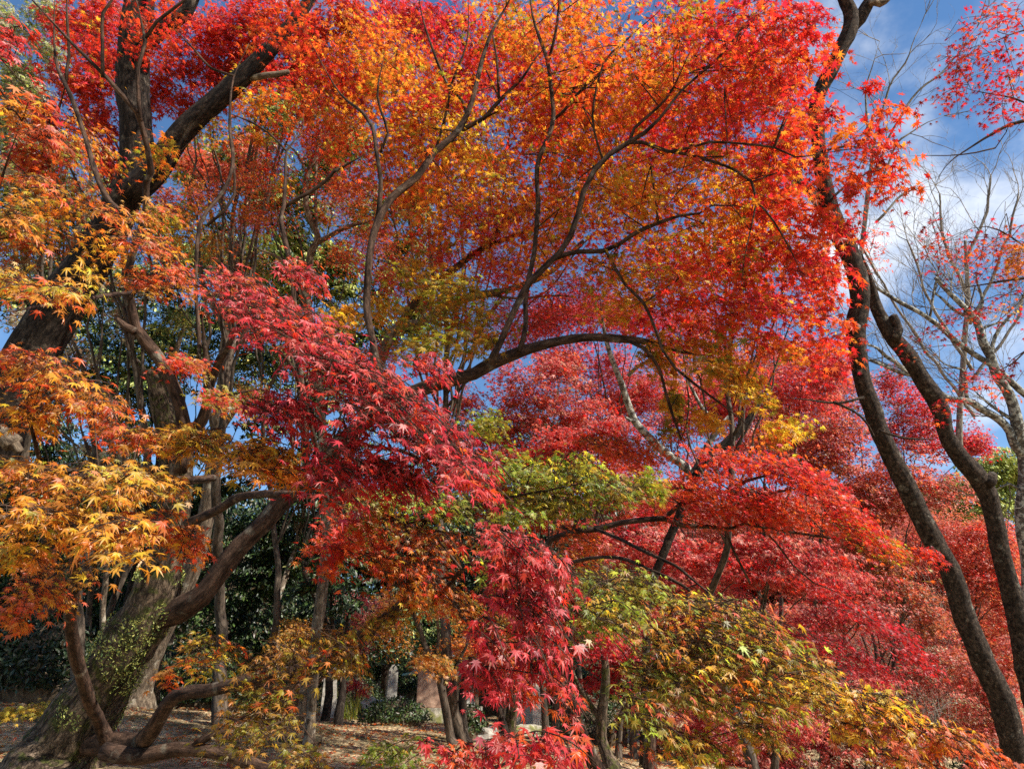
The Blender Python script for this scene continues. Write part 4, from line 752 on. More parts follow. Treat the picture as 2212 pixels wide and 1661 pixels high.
# ================================================================== middle maple (lower right sprays)
MM = Tree('middle_maple', 'maple standing low in the middle with bronze and red sprays sweeping to the lower right', gp(1300, 4.8), M_MAPLE)
p, r = px([(1300, 1680, 18), (1285, 1646, 16), (1251, 1578, 14), (1231, 1511, 13), (1214, 1444, 12), (1196, 1360, 11), (1180, 1260, 10), (1176, 1190, 9)], (4.7, 4.1))
p = np.vstack([gp(1320, 4.8) - [0, 0, .2], p]); r = np.concatenate([[.10], r])
MM.limb(p, r, 'trunk', sides=14, step=.06, rough=.12)
MM.limb(*px([(1176, 1190, 8), (1191, 1162, 7.5), (1238, 1145, 7.2), (1285, 1142, 7), (1339, 1128, 6.4), (1433, 1121, 5.8), (1477, 1138, 5.2), (1530, 1140, 4.6), (1577, 1145, 4), (1610, 1132, 3.6), (1644, 1138, 3.4), (1677, 1172, 3.4), (1711, 1219, 3.4), (1755, 1256, 3.2), (1805, 1276, 2.8), (1860, 1308, 2)], (4.1, 3.8)), sides=10, label='dark branch running level to the right')
MM.limb(*px([(1433, 1121, 5), (1469, 1091, 5), (1529, 1074, 4.8), (1577, 1064, 4.4), (1610, 1040, 4), (1644, 1030, 3.6), (1694, 1013, 3), (1760, 1020, 2)], (3.9, 3.6)))
MM.limb(*px([(1285, 1142, 4.6), (1339, 1165, 4.2), (1389, 1189, 4), (1440, 1216, 4), (1477, 1236, 3.6), (1530, 1280, 3), (1600, 1330, 2.4)], (4.0, 2.4)))
MM.limb(*px([(1180, 1240, 5), (1240, 1212, 4.4), (1305, 1205, 4), (1356, 1209, 4), (1406, 1232, 3.6), (1477, 1266, 3.2), (1560, 1330, 3), (1660, 1400, 3), (1760, 1490, 2.6), (1880, 1545, 2.2), (1980, 1580, 2), (2080, 1625, 1.6)], (4.0, 2.2)))
MM.limb(*px([(1238, 1145, 4), (1248, 1115, 3.6), (1262, 1085, 3)], 4.0))
MM.limb(*px([(1566, 1145, 3.4), (1585, 1189, 3.2), (1620, 1259, 2.6)], 3.8))
MM.limb(*px([(1600, 1070, 3), (1650, 1070, 3), (1720, 1055, 2.6), (1800, 1080, 2)], 3.6))
MM.limb(*px([(1630, 1136, 3), (1720, 1150, 3), (1820, 1165, 2.6), (1900, 1170, 2)], 3.8))
MM.limb(*px([(1232, 1520, 7), (1250, 1560, 7), (1262, 1600, 7)], 4.5))
R3 = [('red', 3), ('crimson', 1), ('redor', 2), ('pinkred', 1)]
for a in [('red shelf', 1590, 1000, 110, 30, 12, 3.6, .3, R3), ('red shelf', 1700, 1020, 120, 40, 20, 3.5, .3, R3), ('red shelf', 1780, 1070, 100, 40, 30, 3.5, .3, R3), ('red shelf', 1500, 1060, 110, 40, -10, 3.8, .3, [('redor', 3), ('red', 1)]), ('red shelf', 1600, 1080, 120, 35, 0, 3.7, .3, R3), ('red shelf', 1690, 1110, 110, 40, 0, 3.8, .3, [('redor', 2), ('red', 2)]), ('red shelf', 1830, 1130, 90, 40, 25, 3.7, .3, R3), ('red shelf', 1890, 1170, 90, 35, 30, 3.7, .2, [('redor', 2), ('red', 1), ('olive', 1)]),
          ('red shelf', 2000, 1195, 60, 16, 10, 3.6, .15, [('red', 1), ('deepred', 1)]), ('red shelf', 1330, 960, 120, 30, 5, 4.6, .3, [('redor', 3), ('orange', 1)]), ('red shelf', 1380, 990, 100, 30, 10, 4.4, .3, [('redor', 2), ('red', 2)]), ('red shelf', 1250, 1170, 60, 60, 0, 4.2, .3, [('redor', 2), ('orange', 2)]), ('red shelf', 1550, 1120, 90, 30, 0, 3.9, .2, R3)]:
    MM.blob(*a, cov=1.0, droop=.45, pitch=38, az=-20)
for a in [('deep red', 1850, 1330, 90, 30, 20, 4.2, .3, [('deepred', 3), ('crimson', 1)]), ('deep red', 1930, 1380, 80, 40, 35, 4.2, .3, [('deepred', 3), ('crimson', 1)]), ('deep red', 1980, 1430, 50, 40, 40, 4.2, .3, [('deepred', 3), ('pinkred', 1)]), ('deep red', 1790, 1400, 90, 40, 20, 4.3, .3, [('deepred', 2), ('crimson', 1)]), ('deep red', 1880, 1440, 80, 35, 10, 4.3, .2, [('deepred', 1), ('crimson', 1)]), ('deep red', 1760, 1270, 80, 30, 20, 4.2, .2, [('deepred', 1), ('red', 1)])]:
    MM.blob(*a, cov=.6, droop=.5, pitch=40, az=-20)
BZ = [('olive', 3), ('bronze', 2), ('gold', 1.6), ('pinkor', 1.4), ('lime', .8), ('orange', .6)]
for a in [('bronze sweep', 1310, 1270, 95, 55, 5, 2.5, .2, [('olive', 4), ('green', 1), ('bronze', 1)]), ('bronze sweep', 1330, 1340, 70, 50, 10, 2.0, .15, [('lime', 3), ('green', 1), ('yellow', 1)]), ('bronze sweep', 1390, 1270, 60, 40, 30, 2.3, .15, [('lime', 1), ('olive', 2)]), ('bronze sweep', 1290, 1330, 50, 70, 0, 2.6, .2, [('olive', 2), ('green', 1)]), ('bronze sweep', 1530, 1320, 120, 45, 10, 2.4, .2, BZ), ('bronze sweep', 1620, 1370, 130, 60, 30, 2.3, .2, BZ), ('bronze sweep', 1700, 1430, 110, 60, 40, 2.2, .2, BZ),
          ('bronze sweep', 1500, 1400, 120, 60, 10, 2.3, .2, BZ), ('bronze sweep', 1590, 1450, 120, 60, 20, 2.3, .2, BZ), ('bronze sweep', 1420, 1470, 90, 70, 0, 2.2, .2, [('bronze', 1), ('olive', 2), ('green', 1)]), ('bronze sweep', 1520, 1520, 110, 45, 10, 2.2, .2, BZ), ('bronze sweep', 1400, 1560, 70, 50, 0, 2.1, .2, [('lime', 2), ('olive', 2), ('bronze', 1)]), ('bronze sweep', 1660, 1510, 110, 50, 20, 2.2, .2, BZ), ('bronze sweep', 1780, 1510, 90, 50, 40, 2.1, .15, [('gold', 2), ('bronze', 3), ('yellow', 1)]),
          ('bronze sweep', 1500, 1620, 110, 40, 0, 2.0, .15, [('pinkor', 2), ('lime', 1), ('bronze', 1)]), ('bronze sweep', 1640, 1590, 70, 40, 0, 2.2, .15, [('olive', 1), ('bronze', 1)])]:
    a = a[:6] + (a[6] + .25, a[7] * 2.6, a[8])
    MM.blob(*a, cov=1.25, droop=.35, pitch=34, az=-30, azj=110)
for a in [('amber sweep', 1890, 1510, 90, 35, 20, 2.1, .15, [('gold', 3), ('yellow', 1), ('pinkor', 1)]), ('amber sweep', 1950, 1570, 110, 45, 25, 2.0, .15, [('pinkor', 3), ('amber', 2), ('gold', 1)]), ('amber sweep', 2060, 1610, 110, 40, 25, 1.9, .15, [('pinkor', 3), ('orange', 2)]), ('amber sweep', 2150, 1650, 60, 30, 20, 1.9, .1, [('redor', 2), ('pinkor', 2)]), ('amber sweep', 1960, 1640, 80, 35, 10, 1.9, .15, [('pinkor', 2), ('gold', 1)]), ('amber sweep', 1850, 1580, 60, 40, 10, 2.1, .15, [('bronze', 2), ('gold', 1)])]:
    MM.blob(*a, cov=1.3, droop=.4, pitch=36, az=-25, azj=90)
MM.finish(labels={'red shelf': 'level shelf of red leaves', 'deep red': 'deep red star leaves', 'bronze sweep': 'bronze and olive leaves sweeping down', 'amber sweep': 'amber and salmon leaves at the tip'})

# ================================================================== pale barked trees in the middle distance
PT = Tree('pale_tree', 'pale barked tree behind the old maple with a thin upright pole left of centre', gp(650, 7.4), M_PALE)
p, r = px([(652, 1605, 10), (655, 1495, 9), (690, 1330, 9), (705, 1180, 8.5), (700, 1000, 8.5), (690, 850, 8.5), (668, 700, 9), (660, 640, 9.5), (668, 590, 8.5), (672, 545, 8), (686, 515, 7), (668, 470, 7), (661, 444, 6.5), (664, 376, 6), (700, 320, 5), (760, 280, 3.5), (800, 240, 2.4)], 7.4)
p = np.vstack([gp(650, 7.4) - [0, 0, .2], p]); r = np.concatenate([[.085], r]); PT.limb(p, r, 'trunk', sides=12, step=.08, rough=.1)
for q, a, b_ in (([(682, 520), (682, 376), (686, 300), (686, 220), (688, 120)], 4, 2.4), ([(686, 524), (720, 505), (753, 490), (785, 482), (830, 470)], 6, 3), ([(655, 650), (640, 600), (605, 560), (560, 540), (520, 520)], 5, 2.4), ([(640, 600), (620, 540), (600, 480), (590, 420)], 4, 2.2), ([(664, 380), (640, 330), (600, 300)], 3, 1.6)):
    PT.limb(*fade(q, 7.4, a, b_), sides=7)
for a in [(560, 470, 80, 50), (740, 430, 80, 60), (760, 560, 70, 50), (560, 380, 80, 50), (700, 300, 80, 50), (820, 530, 60, 40), (430, 420, 60, 40)]:
    PT.blob('crown', *a, 0, 7.4, .6, [('redor', 2), ('pinkor', 1), ('orange', 1), ('red', 1)], cov=.5, droop=.4)
PT.finish('crown')

P2 = Tree('pale_tree', 'pale limbed tree behind the middle limbs leaning up to the right through red leaves', gp(668, 6.6), M_PALE)
p, r = px([(672, 1560, 11), (690, 1300, 10.5), (735, 1050, 10.5), (800, 850, 11), (848, 718, 11), (909, 698, 10), (950, 672, 9.5), (993, 650, 9), (1040, 636, 8.5), (1087, 628, 7.5), (1137, 613, 6.5), (1200, 580, 5), (1260, 520, 3.4)], 6.6)
p = np.vstack([gp(668, 6.6) - [0, 0, .2], p]); r = np.concatenate([[.10], r]); P2.limb(p, r, 'trunk', sides=12, step=.08)
for q, a, b_, mt in (([(850, 718), (865, 701), (895, 657), (949, 607), (989, 577), (1020, 551), (1060, 524), (1087, 480), (1130, 444), (1154, 420)], 9.5, 5, M_MAPLE), ([(1030, 546), (1057, 531), (1114, 507), (1174, 491), (1240, 470)], 6, 3, M_MAPLE), ([(960, 668), (975, 640), (940, 600), (930, 540), (960, 480)], 6, 2.6, M_PALE), ([(1050, 634), (1120, 645), (1190, 640), (1250, 645)], 3.4, 2, M_PALE)):
    P2.limb(*fade(q, 6.6, a, b_), sides=9, mat=mt)
for a in [(860, 600, 60, 50), (1080, 570, 80, 40), (1060, 480, 90, 50), (1180, 680, 90, 50), (1240, 620, 60, 40), (960, 560, 60, 40), (830, 770, 60, 30), (1080, 690, 80, 40), (1120, 730, 70, 35)]:
    P2.blob('crown', *a, 0, 6.8, .6, [('red', 2), ('pinkred', 2), ('redor', 1), ('crimson', 1)], cov=.75, droop=.4)
P2.finish('crown')

LT = Tree('lichened_tree', 'white lichened bare tree bent like a bow before the red slope right of centre', gp(1380, 8.5), M_LICHEN)
tp, tr_ = px([(1400, 1320, 8), (1440, 1180, 9), (1494, 1045, 10), (1500, 1020, 8)], 8.5)
p, r = px([(1496, 1040, 9.5), (1480, 1010, 9.5), (1443, 983, 9), (1413, 956, 9), (1389, 929, 8.4), (1372, 909, 8), (1356, 869, 7.4), (1342, 825, 7), (1329, 795, 6), (1312, 745, 5), (1300, 690, 4), (1295, 640, 3)], 8.5)
LT.limb(np.vstack([gp(1380, 8.5) - [0, 0, .2], tp]), np.concatenate([[.045], tr_]), 'trunk', sides=12, step=.07, rough=.12, freq=8, mat=M_DARK)
LT.limb(p, r, sides=12, step=.07, rough=.12, freq=8, label='white lichened bowed limb')
LT.limb(*fade([(1357, 812), (1375, 795), (1399, 781), (1430, 770), (1470, 765)], 8.5, 4.5, 2.4)); LT.limb(*fade([(1372, 909), (1362, 908), (1352, 902)], 8.45, 4, 3))
LT.limb(*px([(1490, 1030, 8), (1510, 1000, 8), (1530, 960, 7), (1552, 925, 6), (1575, 900, 4)], 8.4)); LT.limb(*fade([(1548, 935), (1536, 906), (1513, 876), (1486, 822), (1470, 790)], 8.45, 5, 3))
LT.limb(*px([(1488, 1050, 8), (1520, 1000, 10), (1560, 966, 10), (1590, 935, 9), (1617, 906, 7), (1640, 870, 4)], 8.2), mat=M_DARK, label='black barked limb')
LT.blob('crown', 1300, 660, 60, 40, 0, 8.5, .4, [('redor', 1), ('pinkred', 1)], cov=.5)
LT.finish('crown')

# ================================================================== background trees
def bg_tree(name, label, x, d, crowns, pal, cov=1.2, size=.085, bark=None, group=None, leaf=None, lod=None, r0=.10, dj=None, droop=.25, pitch=42, limbs=1, per=None, lean=0, twig=None):
    """trunk from the ground under layout column x to its crown, limbs to each crown mass, then sprays"""
    base = gp(x, d)
    T = Tree(name, label, base, bark or (M_DARK if leaf is M_EVER else M_BACK), group, leaf)
    cs = [P(c[0], c[1], d) for c in crowns]; top = np.mean(cs, 0); hi = max(cs, key=lambda c: c[2])
    H = max(1.5, hi[2] - base[2]); t = np.linspace(0, 1, 6)[:, None]
    line = base + (hi * .6 + top * .4 - base) * t ** np.array([[1.5, 1.5, 1.0]]) + RNG.normal(0, .03 * H, (6, 3)) * (t > .1)
    line[:, 0] += lean * t[:, 0]; line[0, 2] -= .3
    tr = T.limb(line, r0 * np.array([1.5, .9, .75, .55, .35, .12]), 'trunk', sides=9, step=.2, rough=.1, freq=2.5, wob=.05)
    for c, q in zip(cs, crowns):
        for k in range(limbs):
            e = c + RNG.normal(0, .4, 3) * np.array([q[2], q[2], q[3]]) * d / F
            want = base[2] + (e[2] - base[2]) * RNG.uniform(.35, .7)
            s0 = tr[np.argmin(np.abs(tr[:, 2] - want))]
            m1 = s0 * .45 + e * .55 + RNG.normal(0, .12, 3) + np.array([0, 0, .18 * np.linalg.norm(e - s0) * RNG.uniform(-.6, 1)])
            T.limb(np.array([s0, m1, e]), np.array([r0 * .32, r0 * .2, .008]), 'branch', sides=6, step=.15, rough=.1, wob=.09)
    for q in crowns:
        pl = q[5] if len(q) > 5 else pal
        T.blob('crown', q[0], q[1], q[2], q[3], q[4] if len(q) > 4 else 0, d, dj if dj is not None else q[2] * d / F * .7, pl, cov=cov, size=size, droop=droop, pitch=pitch, lod=lod, per=per)
    return T.finish('crown', twig_mat=twig)

PK = [('pinkred', 1), ('dullred', 3), ('red', 1), ('palepink', 1.6), ('redor', .7), ('deepred', .6), ('brown', .4)]; DP = [('dullred', 3), ('palepink', 2), ('pinkor', 2), ('deepred', .7), ('brown', .6)]; CP = [('crimson', .7), ('pinkred', 1), ('dullred', 2), ('palepink', 1.6), ('red', 1), ('deepred', .6)]  # palepink share paints in sun sheen; deepred and brown imitate dark gaps
RG = 'red maples on the slope behind'
BRS = [
 ('pink red maple seen under the arching limb left of the white bent tree', 1180, 12, [(1150, 850, 110, 70), (1240, 900, 90, 60), (1100, 920, 70, 50), (1200, 790, 80, 40)], PK),
 ('bright pink maple crown directly behind the white bent tree', 1300, 14, [(1310, 800, 110, 60), (1400, 850, 100, 60), (1330, 880, 80, 50), (1220, 770, 60, 40)], [('pinkred', 2), ('palepink', 1), ('red', 1)]),
 ('small dark stemmed red maple standing in front of the pink crowns', 1210, 10.5, [(1240, 960, 110, 50), (1160, 990, 80, 40), (1340, 930, 60, 40)], [('red', 3), ('deepred', 1), ('dullred', 1)]),
 ('orange red maple layered above the green spray', 1420, 11, [(1330, 1010, 120, 40), (1430, 1080, 100, 50), (1240, 960, 60, 30)], [('redor', 3), ('pinkred', 1), ('dullred', 1)]),
 ('crimson maple behind the level dark branch', 1370, 10, [(1390, 1190, 130, 60), (1290, 1180, 70, 60), (1480, 1230, 90, 50), (1560, 1210, 90, 50)], CP),
 ('red maple whose top shows between the orange canopy and the arching limb', 1340, 13, [(1330, 690, 90, 50), (1250, 680, 70, 50), (1400, 700, 70, 40), (1180, 690, 60, 40)], [('pinkred', 3), ('crimson', 1), ('red', 1)]),
 ('red maple with its crown left of the curved slender trunk', 1680, 13, [(1620, 830, 90, 50), (1720, 850, 90, 60), (1790, 800, 60, 50), (1560, 880, 60, 50)], [('red', 2), ('pinkred', 2), ('dullred', 1)]),
 ('dull red maple in the gap left of the curved slender trunk', 1750, 15, [(1700, 960, 110, 60), (1800, 930, 80, 60), (1620, 950, 60, 40), (1780, 1000, 90, 50)], DP),
 ('crimson topped maple between the two slender trunks', 1960, 16, [(1960, 890, 70, 60), (1990, 950, 80, 50), (2080, 960, 60, 40), (1920, 830, 40, 40), (2110, 970, 40, 25)], [('dullred', 2), ('crimson', 2), ('pinkred', 1)]),
 ('hazy red maple low between the two slender trunks', 1930, 15, [(1940, 1040, 90, 60), (2020, 1060, 80, 50), (1860, 1050, 70, 60), (1900, 1110, 80, 40)], DP),
 ('salmon maple low at the right edge behind the second trunk', 2080, 17, [(2070, 1170, 80, 50), (2110, 1250, 70, 60), (2170, 1200, 50, 60), (2180, 1330, 50, 80), (2120, 1150, 60, 30)], [('dullred', 2), ('pinkor', 2), ('red', 1)]),
 ('deep pink maple filling the middle of the slope', 1650, 10, [(1620, 1240, 110, 50), (1720, 1250, 90, 50), (1660, 1180, 100, 40), (1780, 1220, 80, 50)], CP),
 ('orange brown maple beside the curved slender trunk', 1920, 15, [(1900, 1230, 80, 50), (1960, 1290, 70, 50), (2010, 1350, 60, 50), (1860, 1180, 60, 40)], [('pinkor', 2), ('brown', 2), ('dullred', 1)]),
 ('pale pink maple low under the bronze spray', 1600, 11, [(1500, 1580, 120, 60), (1620, 1620, 110, 50), (1560, 1520, 90, 40), (1720, 1570, 70, 50)], [('palepink', 2), ('pinkred', 2), ('dullred', 1)]),
 ('pink maple at the foot of the slope left of the leaning trunk base', 1770, 12, [(1740, 1500, 100, 50), (1830, 1540, 90, 50), (1780, 1600, 90, 40), (1880, 1480, 60, 40)], [('pinkred', 2), ('dullred', 2), ('palepink', 1)]),
 ('faded pink shrubby maple by the base of the slender trunks', 2000, 15, [(1990, 1480, 80, 60), (2070, 1530, 70, 50), (1960, 1560, 80, 40), (2040, 1420, 50, 40)], [('palepink', 2), ('dullred', 1), ('tan', 1)]),
 ('rusty maple between the trunk bases at the right edge', 2140, 18, [(2130, 1400, 60, 50), (2160, 1480, 40, 60), (2100, 1340, 50, 40), (2190, 1560, 30, 60)], [('pinkor', 2), ('brown', 1), ('dullred', 2)]),
 ('deep crimson maple low in the centre right of the hanging red spray', 1330, 9, [(1320, 1400, 60, 40), (1370, 1440, 80, 50), (1300, 1470, 50, 40), (1400, 1380, 50, 40)], [('crimson', 3), ('deepred', 1), ('pinkred', 1)]),
 ('red maple on the crest behind the upper middle limbs', 1500, 16, [(1450, 760, 70, 40), (1540, 830, 60, 40), (1500, 700, 60, 50), (1460, 920, 60, 50), (1540, 1000, 80, 50)], [('pinkred', 2), ('palepink', 1), ('redor', 1)]),
]
BRS += [
 ('wide rosy maple behind the golden sprays left of the curved slender trunk', 1690, 19, [(1560, 800, 130, 60), (1680, 780, 120, 60), (1790, 850, 110, 70), (1620, 900, 130, 60), (1750, 960, 120, 60), (1480, 880, 100, 60)], DP),
 ('pale rosy maple on the right of the second slender trunk low down', 2180, 14, [(2160, 1500, 60, 60), (2190, 1420, 50, 60), (2130, 1570, 60, 50), (2090, 1450, 60, 50), (2190, 1600, 50, 50)], DP),
 ('faded rosy maple closing the gap between the lower slender trunks', 2060, 20, [(2050, 1380, 90, 60), (2000, 1460, 90, 60), (2090, 1500, 80, 60), (1960, 1560, 100, 50), (2060, 1600, 90, 50)], DP),
 ('red maple filling the gap under the arching limb behind the green spray', 1080, 13, [(1080, 1000, 80, 60), (1150, 1080, 90, 60), (1060, 1080, 70, 50), (1000, 880, 60, 50), (990, 960, 60, 50), (1180, 1130, 60, 40)], [('redor', 2), ('dullred', 2), ('red', 1)]),
 ('dark red maple low behind the hanging red spray', 1190, 16, [(1150, 1340, 70, 50), (1210, 1280, 60, 50), (1240, 1380, 60, 50), (1100, 1260, 60, 40)], [('red', 2), ('dullred', 2), ('orange', 1)]),
 ('pink maple low in the bottom right behind the bronze sweep', 1850, 11.5, [(1840, 1630, 90, 40), (1930, 1600, 80, 50), (1700, 1650, 90, 30), (2020, 1620, 70, 40), (1880, 1530, 70, 40)], [('dullred', 2), ('palepink', 2), ('tan', 1)]),
 ('crimson maple over the shrub tangle right of the deep pink one', 1830, 12, [(1830, 1260, 80, 40), (1880, 1330, 60, 40), (1780, 1330, 80, 50), (1700, 1380, 80, 50)], CP),
 ('rosy maple behind the lime green leaves', 1470, 13, [(1450, 1430, 70, 60), (1530, 1450, 80, 60), (1600, 1400, 80, 50), (1480, 1520, 70, 50), (1380, 1530, 60, 40)], CP),
 ('distant dull red maple on the slope right of the white bent tree trunk', 1600, 24, [(1580, 1130, 90, 50), (1680, 1120, 90, 50), (1600, 1190, 90, 40), (1500, 1170, 70, 50)], DP),
 ('distant pink maple on the slope behind the level red shelf', 1780, 25, [(1780, 1130, 90, 50), (1860, 1170, 80, 50), (1760, 1200, 90, 50), (1840, 1240, 90, 50)], DP),
 ('distant salmon maple on the slope between the slender trunks', 1990, 26, [(1980, 1150, 80, 50), (2060, 1180, 80, 60), (1960, 1230, 80, 50), (2060, 1290, 80, 50)], [('dullred', 2), ('pinkor', 2), ('palepink', 1)]),
 ('distant pale maple at the right edge of the slope', 2170, 27, [(2170, 1210, 60, 60), (2190, 1300, 60, 60), (2140, 1380, 70, 50)], [('palepink', 1), ('pinkor', 2), ('tan', 1)]),
 ('distant rosy maple behind the low crimson crown', 1420, 24, [(1400, 1290, 90, 60), (1480, 1350, 80, 60), (1330, 1330, 70, 60), (1560, 1320, 80, 60)], CP),
 ('distant faded maple low on the slope behind the pink ones', 1750, 22, [(1700, 1340, 100, 50), (1800, 1370, 90, 50), (1640, 1430, 90, 50), (1900, 1400, 80, 50), (1980, 1380, 60, 50)], DP),
]
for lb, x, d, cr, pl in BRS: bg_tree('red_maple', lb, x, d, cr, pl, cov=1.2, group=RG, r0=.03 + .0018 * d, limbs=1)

def proj(p):
    v = np.asarray(p, float) - EYE; d = v @ FWD; return CX + F * v[0] / d, CY - F * (v @ UPV) / d, d
def far_trees(n, xr, dr, hr, pals, name, label, group, leaf, lod, size, cov, seed):
    rg = np.random.default_rng(seed)
    for i in range(n):
        d = rg.uniform(*dr); x = xr[0] + (xr[1] - xr[0]) * (i + rg.random()) / n; h = rg.uniform(*hr); b = gp(x, d)
        cr = []
        for k in range(6):
            c = b + np.array([rg.normal(0, h * .28), rg.normal(0, .3), h * rg.uniform(.12, .95)]); u, v, _ = proj(c)
            cr.append((u, v, h * .34 * F / d, h * .22 * F / d))
        bg_tree(name, label, x, d, cr, pals[i % len(pals)], cov=cov, size=size, lod=lod, leaf=leaf, group=group, r0=.012 * h, limbs=1)
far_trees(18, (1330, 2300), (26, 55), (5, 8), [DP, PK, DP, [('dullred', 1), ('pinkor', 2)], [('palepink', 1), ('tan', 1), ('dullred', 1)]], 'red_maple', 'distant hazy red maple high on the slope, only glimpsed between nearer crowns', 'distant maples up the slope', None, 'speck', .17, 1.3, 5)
far_trees(16, (-300, 1330), (24, 42), (7, 12), [[('evdark', 3), ('ever', 2)]], 'evergreen_tree', 'distant dark evergreen closing the view beyond the stone garden', 'distant evergreens beyond the garden', M_EVER, 'oval', .17, 1.2, 6)
# the tall red maples that close the top left
bg_tree('red_maple', 'tall bright red maple whose crown fills the top left behind the dark tree', 480, 8.0, [(430, 70, 120, 70), (560, 50, 120, 70), (660, 90, 90, 70), (500, 150, 110, 50), (400, 160, 80, 50), (620, 160, 80, 40), (750, 50, 90, 60), (330, 200, 60, 50), (420, 230, 70, 40), (560, 120, 60, 40)], [('red', 4), ('pinkred', 1), ('redor', 1)], cov=1.35, r0=.07, group='tall red maples overhead')
bg_tree('red_maple', 'tall red maple whose crown fills the corner left of the dark tree', 160, 8.0, [(170, 60, 80, 60), (230, 130, 60, 60), (150, 190, 90, 50), (220, 260, 60, 60), (110, 260, 60, 40), (240, 40, 50, 50), (90, 340, 80, 40, 0, [('orange', 1), ('redor', 2)]), (250, 350, 40, 40)], [('red', 3), ('pinkred', 2), ('redor', 1)], cov=1.4, r0=.06, group='tall red maples overhead')
bg_tree('red_maple', 'tall crimson maple seen through gaps in the orange canopy', 1000, 9.0, [(950, 50, 120, 60), (850, 40, 80, 50), (1050, 170, 90, 60), (1150, 100, 80, 60), (1000, 330, 80, 40), (1170, 290, 60, 50), (1260, 200, 80, 60), (900, 280, 70, 50), (800, 180, 60, 60), (1350, 260, 80, 50), (950, 420, 80, 40), (1430, 320, 70, 40)], [('crimson', 2), ('pinkred', 2), ('red', 2)], cov=1.1, r0=.07, group='tall red maples overhead')
bg_tree('red_maple', 'crimson maple behind the upper right of the canopy by the curved trunk', 1640, 8.0, [(1600, 110, 90, 60), (1700, 190, 80, 60), (1560, 210, 70, 50), (1660, 390, 90, 50), (1560, 560, 90, 40), (1720, 560, 60, 50), (1690, 650, 80, 40), (1480, 590, 60, 40), (1780, 600, 40, 50), (1740, 370, 40, 40)], [('crimson', 3), ('red', 2), ('pinkred', 1)], cov=.75, r0=.05, group='tall red maples overhead')
bg_tree('orange_maple', 'rust orange maple mottled with tan left of the dark tree fork', 130, 9.0, [(60, 360, 90, 60), (150, 420, 90, 60), (60, 470, 90, 60), (170, 330, 70, 50), (40, 560, 80, 50), (150, 540, 70, 40), (230, 450, 50, 50)], [('redor', 1), ('orange', 2), ('tan', 1.5), ('brown', 1), ('olive', 1)], cov=.8, r0=.045)
bg_tree('orange_maple', 'orange maple with a sparse crown left of centre behind the pale pole', 560, 9.5, [(480, 380, 70, 40), (420, 340, 60, 40), (760, 400, 60, 50), (830, 500, 50, 40), (560, 330, 80, 40), (900, 640, 50, 40), (360, 440, 50, 40)], [('redor', 2), ('pinkor', 2), ('dullred', 1)], cov=.9, r0=.05)

